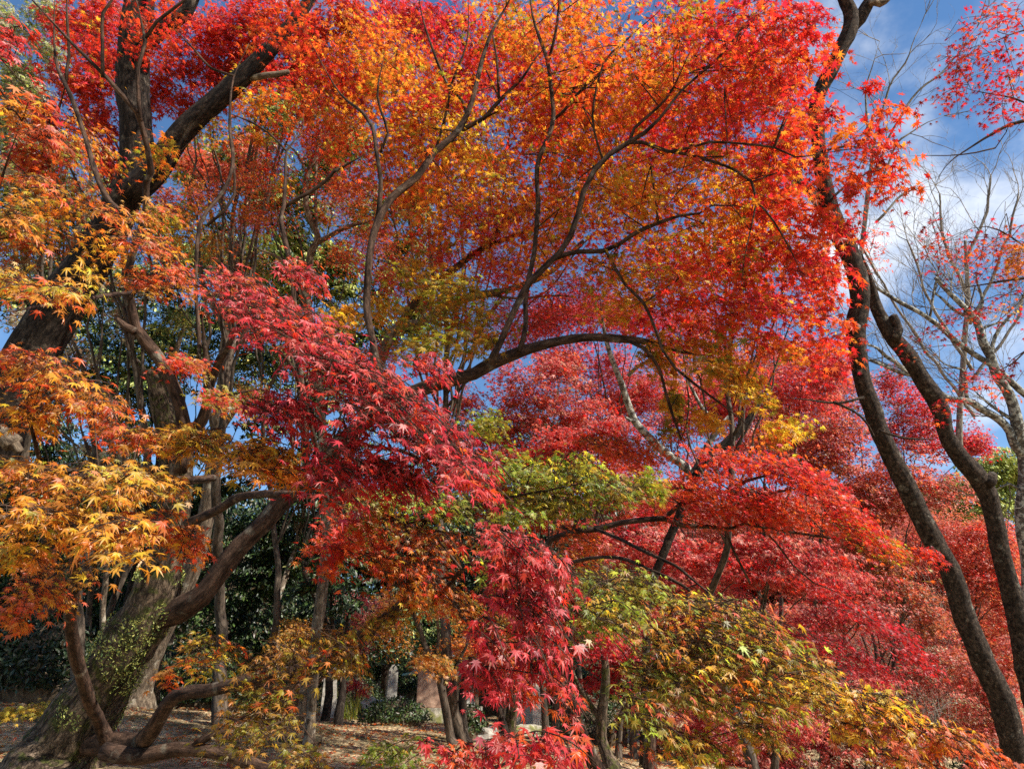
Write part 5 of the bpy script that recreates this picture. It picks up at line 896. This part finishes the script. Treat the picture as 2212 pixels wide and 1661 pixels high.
# evergreens
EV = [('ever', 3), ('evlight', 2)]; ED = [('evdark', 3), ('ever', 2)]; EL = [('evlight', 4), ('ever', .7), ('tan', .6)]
EG = 'evergreens behind the old maple'
for lb, x, d, cr, pl, cv in [
 ('pale green broadleaf evergreen seen through the gap left of centre', 600, 12, [(560, 420, 90, 60), (650, 480, 80, 60), (520, 330, 90, 50), (700, 390, 70, 60), (620, 540, 60, 40), (740, 300, 70, 50), (800, 450, 60, 60), (480, 520, 50, 50), (880, 540, 60, 50), (900, 460, 50, 50), (420, 380, 50, 50), (600, 250, 80, 50), (360, 470, 60, 50), (680, 560, 70, 40)], EL, 2.6),
 ('dark glossy evergreen beneath the pale one left of centre', 700, 11, [(640, 620, 60, 50), (740, 640, 60, 60), (700, 570, 60, 30), (560, 560, 70, 50), (740, 560, 50, 40), (830, 620, 40, 50), (900, 700, 60, 50), (820, 720, 60, 50), (740, 740, 60, 50)], EV + [('evlight', 2)], 2.2),
 ('broad mid green evergreen far behind the old maple limbs at left', 330, 16, [(150, 700, 120, 80), (330, 800, 130, 90), (560, 640, 120, 80), (450, 720, 110, 80), (250, 620, 100, 70), (120, 850, 100, 70), (600, 780, 100, 70), (420, 560, 110, 60), (700, 850, 80, 70), (60, 620, 90, 60)], EV + [('evlight', 1.5), ('evdark', 1)], 1.9),
 ('tall evergreen behind the left end of the dark trunk', 60, 13, [(50, 380, 90, 60), (140, 420, 70, 60), (60, 520, 80, 50), (180, 500, 50, 60), (40, 620, 70, 40), (130, 580, 60, 40), (30, 460, 60, 50), (130, 320, 60, 40), (30, 300, 60, 60), (40, 200, 60, 60), (240, 400, 40, 50)], EV + [('evlight', 2), ('tan', 1)], 2.0),
 ('leafy evergreen in the hollow between the dark trunk and the old maple limb', 260, 12, [(240, 770, 70, 60), (300, 840, 70, 60), (200, 850, 70, 50), (340, 620, 60, 50), (400, 680, 60, 50), (260, 900, 80, 50), (330, 740, 50, 50), (560, 780, 60, 50), (530, 850, 60, 50), (420, 960, 70, 50), (300, 960, 80, 50), (570, 930, 60, 50), (150, 800, 60, 60)], EV + [('evdark', 3)], 1.3),
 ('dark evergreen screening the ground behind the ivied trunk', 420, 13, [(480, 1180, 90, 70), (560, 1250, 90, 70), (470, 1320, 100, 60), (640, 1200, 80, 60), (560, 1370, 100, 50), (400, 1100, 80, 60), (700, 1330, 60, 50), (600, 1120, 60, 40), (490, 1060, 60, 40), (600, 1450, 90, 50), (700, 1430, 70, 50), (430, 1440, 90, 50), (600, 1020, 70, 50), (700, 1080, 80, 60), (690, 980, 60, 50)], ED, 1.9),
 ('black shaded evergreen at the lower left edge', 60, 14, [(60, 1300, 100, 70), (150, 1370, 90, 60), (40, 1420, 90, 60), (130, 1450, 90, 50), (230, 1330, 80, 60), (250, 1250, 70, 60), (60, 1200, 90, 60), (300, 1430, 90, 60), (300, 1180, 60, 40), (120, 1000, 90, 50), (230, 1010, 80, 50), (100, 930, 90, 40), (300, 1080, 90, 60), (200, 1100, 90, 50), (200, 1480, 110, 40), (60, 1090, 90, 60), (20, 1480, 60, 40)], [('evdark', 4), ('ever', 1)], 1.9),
 ('glossy camellia like evergreen behind the low limb', 730, 9.5, [(710, 1230, 60, 50), (670, 1270, 50, 40), (740, 1300, 50, 40), (690, 1190, 40, 30)], [('evdark', 3), ('ever', 1)], 1.2),
 ('green evergreen above the shrine roof', 930, 20, [(980, 1340, 60, 40), (920, 1390, 70, 40), (1010, 1400, 60, 40), (860, 1330, 60, 40), (1060, 1380, 50, 50), (1130, 1420, 60, 50)], EV, 1.1),
 ('dark evergreen behind the tall pointed stone', 800, 21, [(790, 1440, 60, 40), (860, 1450, 60, 40), (740, 1480, 50, 40), (800, 1380, 60, 40), (900, 1480, 50, 30), (720, 1430, 50, 40)], ED, 1.3),
 ('evergreen behind the grey stone pillars in the centre', 1130, 21, [(1120, 1480, 70, 40), (1200, 1500, 60, 50), (1060, 1450, 60, 40), (1260, 1460, 60, 50), (1330, 1540, 60, 50), (1240, 1560, 60, 40)], ED, 1.2)]:
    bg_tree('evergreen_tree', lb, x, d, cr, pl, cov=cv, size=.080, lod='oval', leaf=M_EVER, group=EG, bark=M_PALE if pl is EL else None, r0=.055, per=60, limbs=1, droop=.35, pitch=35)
for lb, x, d, cr in [('rounded light green evergreen beyond the second slender trunk', 2150, 34, [(2150, 1015, 60, 50), (2110, 1050, 50, 45), (2195, 1035, 50, 55), (2150, 1090, 70, 50)]), ('light green evergreen between the slender trunks far up the slope', 2040, 36, [(2050, 1060, 45, 35), (2010, 1080, 40, 40), (2070, 1110, 50, 40), (2020, 1130, 50, 40)])]:
    bg_tree('evergreen_tree', lb, x, d, cr, [('evlight', 1)], cov=2.4, size=.17, lod='oval', leaf=M_EVER, group='evergreens up the slope', r0=.2, per=50)

# dry leaved trees
bg_tree('dry_tree', 'tree with dry tan leaves in the top left corner', 20, 11, [(30, 60, 70, 60), (90, 30, 60, 40), (40, 160, 50, 40), (110, 110, 40, 40), (20, 250, 40, 60), (70, 200, 50, 50)], [('tan', 3), ('evlight', 2)], cov=1.3, twig=M_TWIG)
bg_tree('dry_tree', 'dry brown leaved sapling between the ivied trunk and the dark trunk', 230, 10, [(210, 960, 60, 40), (280, 640, 50, 40), (260, 1000, 60, 40), (160, 770, 60, 50), (60, 700, 60, 40), (270, 700, 40, 40)], [('tan', 2), ('brown', 2)], cov=.5, r0=.06, twig=M_TWIG)

# bare shrubs on the slope
def bare_shrub(label, x, d, h, seed, n=7):
    b = gp(x, d); T = Tree('bare_shrub', label, b, M_TWIG, 'bare shrubs on the slope', cat='shrub')
    rg = np.random.default_rng(seed)
    st = [(b + np.array([rg.normal(0, .25), rg.normal(0, .25), -.05]), [rg.normal(0, .35), rg.normal(0, .35), 1]) for _ in range(n)]
    for p0, v in st:
        v = norm(np.array(v)); T.limb(np.array([p0, p0 + v * h * .3, p0 + v * h * .6 + rg.normal(0, .08, 3)]), np.array([.024, .018, .012]), 'stem', sides=5, step=.2)
    bare_twigs(T, [(p0 + norm(np.array(v)) * h * f_, np.array(v) + rg.normal(0, .4, 3)) for p0, v in st for f_ in (.25, .4, .58)], 3, d, h * .33, .011, seed=seed)
for q in [('pale leafless shrub tangle behind the deep red leaves', 1930, 17, 3.6, 11), ('pale leafless shrub by the foot of the slender trunks', 2080, 18, 3.2, 12), ('leafless shrub with straight grey stems at the bottom of the slope', 1890, 13, 1.8, 13), ('leafless shrub high up behind the second slender trunk', 2160, 22, 4.2, 14), ('low leafless shrub under the pale pink maple', 1720, 13, 1.6, 15), ('leafless shrub standing between the pink and rusty maples', 2010, 19, 4.0, 16)]:
    bare_shrub(*q)

# saplings and trunks round the memorial stones
def small_tree(label, poly, d, crowns, pal, forks=(), bark=None, cov=.9, name='maple_sapling', size=.052, twig_r=None):
    p, r = px(poly, d); b = gp(poly[0][0], d)
    T = Tree(name, label, b, bark or M_MAPLE); p = np.vstack([b - [0, 0, .2], b + [0, 0, .03], (b + p[1]) / 2, p[1:]]); r = np.concatenate([[r[0] * 1.9, r[0] * 1.55, r[0] * 1.05], r[1:]])
    T.limb(p, r, 'trunk', sides=12, step=.08, rough=.1)
    for f_ in forks: T.limb(*px(f_, d), sides=8, step=.08)
    for c in crowns: T.blob('crown', c[0], c[1], c[2], c[3], 0, d, .4, pal, cov=cov, droop=.4, pitch=28, size=size)
    T.finish('crown') if crowns else None
    return T
small_tree('slender tan barked sapling forking in front of the brown monument slab', [(985, 1650, 11), (974, 1595, 9.5), (966, 1545, 9), (957, 1494, 8.5), (950, 1460, 8), (938, 1427, 7.5), (920, 1397, 6), (902, 1343, 5.4), (889, 1313, 5), (880, 1270, 4)], 7.5, [(900, 1300, 80, 40), (990, 1320, 60, 40), (940, 1430, 60, 25)], [('orange', 2), ('bronze', 2), ('olive', 1)], forks=[[(940, 1420, 4), (949, 1377, 3.4), (943, 1323, 3), (945, 1280, 2)], [(955, 1478, 6), (975, 1462, 5), (992, 1430, 3.5), (1010, 1390, 2.4)]], bark=M_BACK)
small_tree('black stemmed maple standing left of the bright stone pillar', [(1100, 1650, 10), (1090, 1578, 8.5), (1073, 1521, 7.5), (1063, 1488, 7), (1058, 1440, 6), (1060, 1400, 5)], 8.0, [(1060, 1400, 60, 50), (1110, 1450, 50, 40)], [('redor', 2), ('red', 1), ('orange', 1)], forks=[[(1063, 1470, 5), (1020, 1490, 4), (985, 1520, 3)], [(1060, 1430, 4), (1100, 1400, 3), (1130, 1380, 2)]], bark=M_DARK)
small_tree('dark maple trunk just right of the tan sapling', [(1003, 1640, 12), (1000, 1580, 11), (998, 1520, 10), (1005, 1460, 8), (1000, 1400, 6)], 9.0, [(1000, 1400, 60, 40)], [('bronze', 1), ('orange', 2)], bark=M_DARK, forks=[[(1002, 1490, 6), (1030, 1450, 4), (1050, 1410, 3)]])
small_tree('mossy thick trunk before the pale block stone', [(1098, 1620, 15), (1100, 1580, 13), (1106, 1530, 12), (1110, 1480, 11), (1120, 1400, 9), (1125, 1330, 7)], 12, [(1120, 1350, 80, 40)], [('orange', 1), ('olive', 1)], bark=M_MOSSY, forks=[[(1112, 1460, 7), (1150, 1420, 5), (1180, 1370, 3)]])
small_tree('brown maple trunk left of the grey stone marker', [(640, 1640, 13), (650, 1580, 12), (658, 1520, 11), (662, 1460, 9), (668, 1400, 7)], 9.5, [(680, 1400, 70, 40), (640, 1360, 60, 30)], [('bronze', 2), ('amber', 1)], forks=[[(660, 1490, 6), (700, 1460, 4), (730, 1410, 3)]])
small_tree('dark straight trunk behind the tall pointed stone', [(828, 1540, 10), (832, 1480, 9), (834, 1420, 8.5), (838, 1340, 7), (840, 1260, 5)], 18.5, [(850, 1380, 50, 40), (800, 1350, 40, 30)], [('orange', 2), ('amber', 1)], bark=M_DARK, size=.07)
small_tree('pink maple with thin pale forks seen past the broken low limb', [(760, 1540, 5), (765, 1470, 4.5), (770, 1420, 4), (775, 1370, 3)], 15, [(790, 1360, 50, 30), (770, 1400, 40, 30), (830, 1310, 40, 25), (760, 1310, 60, 30)], [('palepink', 2), ('pinkred', 1)], size=.06, bark=M_PALE)
small_tree('low crimson maple sapling beside the thin standing stone', [(775, 1545, 3), (772, 1510, 2.6), (768, 1480, 2.2)], 14, [(765, 1480, 28, 16), (785, 1495, 18, 12)], [('pinkred', 2), ('red', 2)], size=.06, cov=1.6)
small_tree('red maple bush low behind the bright pillar', [(1215, 1610, 5), (1218, 1580, 4), (1222, 1550, 3)], 15, [(1225, 1570, 30, 20), (1240, 1530, 40, 30), (1195, 1490, 30, 20)], [('red', 2), ('orange', 2)], size=.06, cov=1.2)
small_tree('mossy leaning trunk low in the centre right', [(1320, 1690, 13), (1300, 1600, 12), (1302, 1528, 11), (1308, 1450, 9), (1300, 1380, 7)], 7, [(1310, 1390, 60, 40)], [('crimson', 2), ('red', 1)], bark=M_MOSSY, forks=[[(1302, 1560, 6), (1250, 1480, 5), (1230, 1420, 3)]])
small_tree('brown forked trunk rising behind the lime leaves', [(1400, 1680, 10), (1410, 1560, 9), (1425, 1460, 8.5), (1423, 1400, 8), (1405, 1350, 6), (1395, 1300, 4)], 8, [(1400, 1340, 50, 30)], [('redor', 1), ('crimson', 1)], forks=[[(1426, 1450, 7), (1443, 1425, 7), (1425, 1375, 6), (1410, 1330, 4)]])
small_tree('twin stemmed sapling in the dark at the lower left edge', [(20, 1545, 6), (38, 1470, 6), (74, 1377, 5), (80, 1300, 4), (90, 1200, 3)], 9.5, [(90, 1240, 60, 40)], [('brown', 1), ('orange', 1)], bark=M_BACK, forks=[[(38, 1470, 5), (30, 1400, 4.4), (36, 1320, 3), (30, 1240, 2)]])
small_tree('thin upright sapling behind the upright smooth limb', [(216, 1440, 6), (222, 1340, 6), (228, 1242, 5.4), (232, 1140, 4), (240, 1040, 3)], 9, [(230, 1200, 40, 30), (240, 1080, 50, 40)], [('amber', 1), ('gold', 1)], bark=M_PALE, cov=.5)
small_tree('yellow green maple seedling on the bank at the lower left edge', [(95, 1580, 2.4), (95, 1550, 2), (98, 1530, 1.6)], 5.6, [(95, 1530, 55, 26), (15, 1545, 30, 24)], [('yellow', 2), ('olive', 1), ('gold', 1)], name='maple_seedling', cov=1.0)

FT = Tree('broad_tree', 'grey tree with a broad flaring base behind the ivied trunk', gp(300, 9), M_PALE)
p, r = px([(292, 1560, 60), (294, 1530, 42), (300, 1490, 27), (318, 1440, 22), (340, 1390, 20), (375, 1320, 19), (420, 1220, 18), (445, 1120, 17), (465, 980, 16), (484, 830, 15), (490, 740, 13), (500, 640, 10), (510, 520, 6)], 9)
FT.limb(p, r, 'trunk', sides=18, step=.08, rough=.14, freq=4)
FT.limb(*px([(487, 770, 9), (520, 735, 8), (560, 720, 6), (610, 690, 4)], 9)); FT.limb(*px([(492, 720, 8), (450, 640, 6), (420, 560, 4)], 9)); FT.limb(*px([(470, 940, 8), (520, 870, 5), (560, 830, 3)], 9))
FT.blob('crown', 500, 560, 90, 60, 0, 9, .6, [('olive', 2), ('brown', 1), ('redor', 1)], cov=.4); FT.blob('crown', 560, 700, 60, 40, 0, 9, .6, [('redor', 2), ('olive', 1)], cov=.4); FT.blob('crown', 540, 860, 60, 40, 0, 8.6, .3, [('amber', 2), ('olive', 1)], cov=.6)
FT.finish('crown')
GT = Tree('mossy_tree', 'yellow mossed broken trunk in the hollow left of the old maple limb', gp(300, 10), M_MOSSY)
p, r = px([(300, 1560, 30), (335, 1300, 27), (368, 1050, 24), (363, 940, 23), (348, 870, 22), (336, 825, 18), (310, 805, 10)], 10)
GT.limb(np.vstack([gp(300, 10) - [0, 0, .2], p[1:]]), r, 'trunk', sides=16, step=.1, rough=.18)
GT.limb(*px([(345, 850, 14), (360, 800, 9), (380, 760, 6), (400, 700, 4)], 10)); GT.limb(*px([(336, 830, 9), (300, 790, 6), (270, 740, 3)], 10))
GT.blob('crown', 390, 700, 40, 30, 0, 10, .3, [('olive', 1), ('ever', 1)], cov=.5, lod='far'); GT.finish('crown')

# ================================================================== stones, shrine, shrubs, rocks
M_STONE = stone_mat('grey_stone', (.20, .18, .15), (.42, .39, .33), scale=16)
M_STONEP = stone_mat('pale_stone', (.36, .33, .26), (.62, .58, .48), scale=20)
M_STONEB = stone_mat('brown_stone', (.22, .13, .09), (.42, .28, .20), scale=8)
M_STONEM = stone_mat('mossy_stone', (.22, .20, .15), (.44, .40, .31), moss=(.17, .17, .06), scale=14, bump=.6)
M_COPPER = stone_mat('verdigris_copper', (.16, .36, .36), (.34, .58, .58), scale=7)
M_WOOD = bark_mat('weathered_wood', (.05, .036, .025), (.16, .12, .08), scale=20, along=False)
M_POST = plain_mat('white_paint', (.66, .66, .66), var=.1)

def slab_profile(mb, prof, th, base, yaw, taper=1.0, mat=0, bev=.02):
    """upright stone: outline prof (x, z) given thickness th with a small chamfer, standing at base"""
    prof = np.array(prof, float); n = len(prof); c = prof.mean(0)
    ins = c + (prof - c) * (1 - bev / max(np.abs(prof - c).max(), .05))
    layers = [(ins, -th / 2), (prof, -th / 2 + bev), (prof, th / 2 - bev), (ins, th / 2)]
    V = []
    for pr, y in layers:
        for q in pr: V.append((q[0], y, q[1]))
    V = np.array(V); V += np.array([noise.noise(Vector(v * 7)) for v in V])[:, None] * np.array([.012, .012, .006])
    cy, sy = math.cos(yaw), math.sin(yaw); W = V.copy(); W[:, 0] = V[:, 0] * cy - V[:, 1] * sy; W[:, 1] = V[:, 0] * sy + V[:, 1] * cy
    W += np.asarray(base)
    i = np.arange(n); j = (i + 1) % n; F4 = []
    for k in range(3): F4.append(np.stack([k * n + i, k * n + j, (k + 1) * n + j, (k + 1) * n + i], -1))
    cf = len(W); W = np.vstack([W, W[:n].mean(0), W[3 * n:4 * n].mean(0)])
    mb.add(W, [np.vstack(F4), np.stack([j, i, np.full(n, cf)], -1), np.stack([3 * n + i, 3 * n + j, np.full(n, cf + 1)], -1)], mat)

def rock(mb, c, s, seed, mat=0, point=0.0):
    nu, nv = 18, 12; V = []
    for a in range(nv):
        th = math.pi * a / (nv - 1)
        for b_ in range(nu):
            ph = 2 * math.pi * b_ / nu; v = Vector((math.sin(th) * math.cos(ph), math.sin(th) * math.sin(ph), math.cos(th)))
            k = 1 + .38 * noise.noise(v * 1.5 + Vector((seed * 3.1, 0, 0))) + .16 * noise.noise(v * 4 + Vector((0, seed, 0)))
            w = 1 - point * max(0, v.z)
            V.append((c[0] + v.x * s[0] * k * w, c[1] + v.y * s[1] * k * w, c[2] + v.z * s[2] * k))
    i = np.arange(nv - 1)[:, None] * nu; j = np.arange(nu)[None]; j2 = (j + 1) % nu
    mb.add(V, np.stack([i + j, i + nu + j, i + nu + j2, i + j2], -1).reshape(-1, 4), mat, None, False)

def hm(pxh, d): return pxh * d / F * 1.10
G_ST = 'memorial stones on the bank'
def standing(name, label, x, d, w, h, prof, th, mat, yaw=0.0, plinth=None, cat='stone'):
    b = gp(x, d, -.04); T = thing(name, label, cat, b, G_ST)
    mb = MB(); W = w * d / F; H = hm(h, d); z0 = 0
    if plinth:
        pb = MB(); slab_profile(pb, [(-W * plinth[0], 0), (W * plinth[0], 0), (W * plinth[0] * .92, plinth[1]), (-W * plinth[0] * .92, plinth[1])], th * 1.8, b, yaw); pb.build('plinth', M_STONEM, T, b); z0 = plinth[1] - .005
    slab_profile(mb, [(q[0] * W, z0 + q[1] * H) for q in prof], th, b, yaw); mb.build('shaft', mat, T, b)
    return T
SQ = [(-.5, 0), (.5, 0), (.48, .93), (.30, .98), (0, 1), (-.30, .98), (-.48, .93)]
RD = [(-.5, 0), (.5, 0), (.5, .78), (.42, .9), (.25, .97), (0, 1), (-.25, .97), (-.42, .9), (-.5, .78)]
PT_ = [(-.5, 0), (.5, 0), (.47, .84), (.2, .97), (0, 1), (-.2, .97), (-.42, .86)]
standing('stone_pillar', 'bright pale square stone pillar right of centre on a low mossy base', 1157, 14, 32, 102, SQ, .30, M_STONEP, .5, plinth=(.85, .14), cat='pillar')
standing('stone_block', 'pale block stone half hidden by the mossy thick trunk', 1118, 15, 34, 62, [(-.5, 0), (.5, 0), (.46, .95), (.3, 1), (-.4, .97)], .3, M_STONEP, .2)
standing('stone_marker', 'grey stone marker leaning slightly at the left of the leafy mound', 701, 11.5, 36, 100, [(-.42, 0), (.62, 0), (.30, .92), (.1, 1), (-.30, .97), (-.44, .9)], .24, M_STONE, .25)
standing('stone_pillar', 'tallest pointed grey stone behind the white post', 838, 17, 24, 88, PT_, .26, M_STONE, .3, plinth=(.9, .12), cat='pillar')
standing('standing_stone', 'thin rounded stone beside the mossy boulder', 788, 16.5, 19, 52, RD, .18, M_STONEB, .1)
standing('monument', 'brown arched monument slab with a paler foot behind the tan sapling', 926, 14.5, 62, 92, RD, .24, M_STONEB, .15, plinth=(.56, .30), cat='monument')
b = gp(817, 16, -.03); T = thing('white_post', 'short white square post between the two grey stones', 'post', b, None); mb = MB(); slab_profile(mb, [(-.07, 0), (.07, 0), (.07, .36), (-.07, .36)], .14, b, .3, bev=.008); mb.build('shaft', M_POST, T, b)
mb = MB(); slab_profile(mb, [(-.08, .36), (.08, .36), (0, .42)], .15, b, .3, bev=.004); mb.build('cap', M_POST, T, b)
def rock_thing(label, x, d, s, seed, point=0, mat=None, dz=.3):
    b = gp(x, d); mb = MB(); rock(mb, b + [0, 0, s[2] * dz], s, seed, 0, point); o = mb.build('rock', mat or M_STONEM, None, b); tag(o, label, 'rock', 'rocks on the bank')
rock_thing('pale pyramid shaped rock at the top of the leafy mound', 864, 13.5, (.22, .18, .36), 3, .75, M_STONEP)
rock_thing('mossy rounded boulder under the thin rounded stone', 800, 14.5, (.42, .3, .26), 5)
rock_thing('small mossy rock right of the pyramid rock', 885, 14.3, (.22, .2, .13), 7)
rock_thing('flat mossy rock at the foot of the bright pillar', 1140, 12.6, (.42, .3, .16), 9)
rock_thing('low mossy rock beside the pillar base on the right', 1178, 12.6, (.26, .22, .16), 11)
rock_thing('grey rock on the crest of the mound left of the white post', 770, 15.5, (.3, .25, .14), 13)
rock_thing('dark rock below the black stemmed maple', 1052, 9.5, (.2, .2, .14), 15, mat=M_STONE)

def make_shrub(label, x, d, s, pal, n=2600, name='clipped_shrub', leafs=(.02, .035)):
    b = gp(x, d); T = thing(name, label, 'shrub', b); mb = MB(); rock(mb, b + [0, 0, s[2] * .35], (s[0] * .72, s[1] * .72, s[2] * .72), 4); mb.build('stems', M_WOOD, T, b)
    mb = MB(); v = norm(RNG.normal(0, 1, (n, 3))); v[:, 2] = np.abs(v[:, 2]) * 1.0 - .15
    pos = b + [0, 0, s[2] * .35] + v * np.array(s) * RNG.uniform(.70, 1.08, n)[:, None]
    e1 = norm(RNG.normal(0, 1, (n, 3))); e3 = v + RNG.normal(0, .5, (n, 3))
    cl = np.concatenate([pick_cols(pal, n // 6, .25) for _ in range(6)]); cl = np.vstack([cl, cl[:n - len(cl)]])
    add_leaves(mb, pos, e1, e3, RNG.uniform(*leafs, n), cl, 'oval'); mb.build('foliage', M_EVER, T, b)
make_shrub('low dark mounded shrub on the leafy bank in front of the stones', 850, 10.5, (.55, .5, .34), [('evdark', 3), ('ever', 1)])
make_shrub('grey green low shrub at the foot of the black stemmed maple', 1015, 9.5, (.25, .25, .36), ED, n=1200)
make_shrub('dark shrub in the corner below the slender trunks', 2130, 11, (1.0, .8, .7), [('evdark', 3), ('ever', 1)], n=3500)
make_shrub('dark bush at the bottom below the pale pink maple', 1560, 13, (1.2, .8, .55), [('evdark', 3), ('brown', 1)], n=3500)
make_shrub('dark undergrowth bush behind the dark lower left saplings', 150, 12, (1.6, 1.0, .8), [('evdark', 3), ('ever', 1)], n=5000)
make_shrub('black green bush left of the ivied trunk foot', 40, 8.5, (.9, .6, .9), [('evdark', 4)], n=6000, leafs=(.03, .05))
make_shrub('dark bush between the ivied trunk and the broad grey tree', 400, 10.5, (.9, .6, .7), [('evdark', 4), ('ever', 1)], n=5000, leafs=(.03, .05))
make_shrub('bushy evergreen shrub behind the grey stone marker', 750, 15.5, (.8, .6, .7), [('evdark', 2), ('ever', 2)], n=4000)
make_shrub('dark hedge like shrub right of the bright pillar', 1260, 14, (.9, .7, .8), [('evdark', 3), ('ever', 1)], n=4000)
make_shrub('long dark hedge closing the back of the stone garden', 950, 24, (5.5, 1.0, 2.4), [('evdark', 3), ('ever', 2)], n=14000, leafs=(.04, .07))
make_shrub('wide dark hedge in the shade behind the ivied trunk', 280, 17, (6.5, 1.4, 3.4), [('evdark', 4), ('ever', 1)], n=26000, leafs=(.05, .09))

def make_grass():
    mb = MB(); n = 260
    for i in range(n):
        b = gp(735 + RNG.normal(0, 22), 12.5 + RNG.normal(0, .6)); a = RNG.uniform(0, 6.3); h = RNG.uniform(.15, .55); l = RNG.uniform(.1, .4)
        t = np.linspace(0, 1, 5)[:, None]; q = b + np.array([math.cos(a), math.sin(a), 0]) * l * t ** 2 + np.array([0, 0, h]) * t
        sd = np.array([-math.sin(a), math.cos(a), 0]) * .007; w = (1 - t * .9)
        V = np.vstack([q - sd * w, q + sd * w]); k = np.arange(4)
        mb.add(V, np.stack([k, k + 1, k + 6, k + 5], -1), 0, pick_cols([('lime', 1), ('green', 2)], 1)[0])
    o = mb.build('grass', M_LEAF); tag(o, 'tuft of long green grass beside the grey stone marker', 'grass', kind='stuff')
make_grass()

def make_shrine():
    b = gp(965, 18.5, -.05); yaw = math.radians(28); T = thing('shrine', 'small wooden shrine with curved blue green copper roof behind the sapling', 'shrine', b)
    cy, sy = math.cos(yaw), math.sin(yaw)
    def W(v):
        v = np.asarray(v, float); w = v.copy(); w[:, 0] = v[:, 0] * cy - v[:, 1] * sy; w[:, 1] = v[:, 0] * sy + v[:, 1] * cy; return w + b
    def box(mb, x0, x1, y0, y1, z0, z1):
        V = W([(x, y, z) for z in (z0, z1) for y in (y0, y1) for x in (x0, x1)])
        mb.add(V, np.array([(0, 2, 3, 1), (4, 5, 7, 6), (0, 1, 5, 4), (2, 6, 7, 3), (0, 4, 6, 2), (1, 3, 7, 5)]))
    mb = MB(); box(mb, -.75, .75, -.65, .65, 0, .35); mb.build('plinth', M_STONE, T, b)
    mb = MB(); box(mb, -.55, .55, -.5, .5, .35, 1.22); mb.build('wall', plain_mat('pale_plaster', (.45, .42, .36)), T, b)
    for x_ in (-.6, .6):
        for y_ in (-.55, .55):
            mb = MB(); box(mb, x_ - .05, x_ + .05, y_ - .05, y_ + .05, .352, 1.25); mb.build('post', M_WOOD, T, b)
    mb = MB(); box(mb, -.25, .25, -.53, -.503, .42, 1.1); mb.build('door', M_WOOD, T, b)
    mb = MB(); ns = 9; V = []; L = 1.0
    prof = [(s * L * 1.05, 1.16 + .72 * (1 - abs(s)) ** 1.45 + .05 * abs(s) ** 6) for s in np.linspace(-1, 1, 2 * ns + 1)]
    for off in (0, -.06):
        for y in (-.95, .95):
            for q in prof: V.append((q[0], y, q[1] + off))
    m = len(prof); k = np.arange(m - 1)
    F4 = [np.stack([k, k + 1, m + k + 1, m + k], -1), np.stack([2 * m + k + 1, 2 * m + k, 3 * m + k, 3 * m + k + 1], -1), np.stack([k + 1, k, 2 * m + k, 2 * m + k + 1], -1), np.stack([m + k, m + k + 1, 3 * m + k + 1, 3 * m + k], -1), np.array([[0, m, 3 * m, 2 * m], [m - 1, 3 * m - 1, 4 * m - 1, 2 * m - 1]])]
    mb.add(W(V), F4); mb.build('roof', M_COPPER, T, b)
    mb = MB(); box(mb, -.07, .07, -1.0, 1.0, 1.87, 1.99); box(mb, -.09, .09, -1.06, -1.003, 1.82, 2.08); mb.build('ridge', M_COPPER, T, b)
make_shrine()
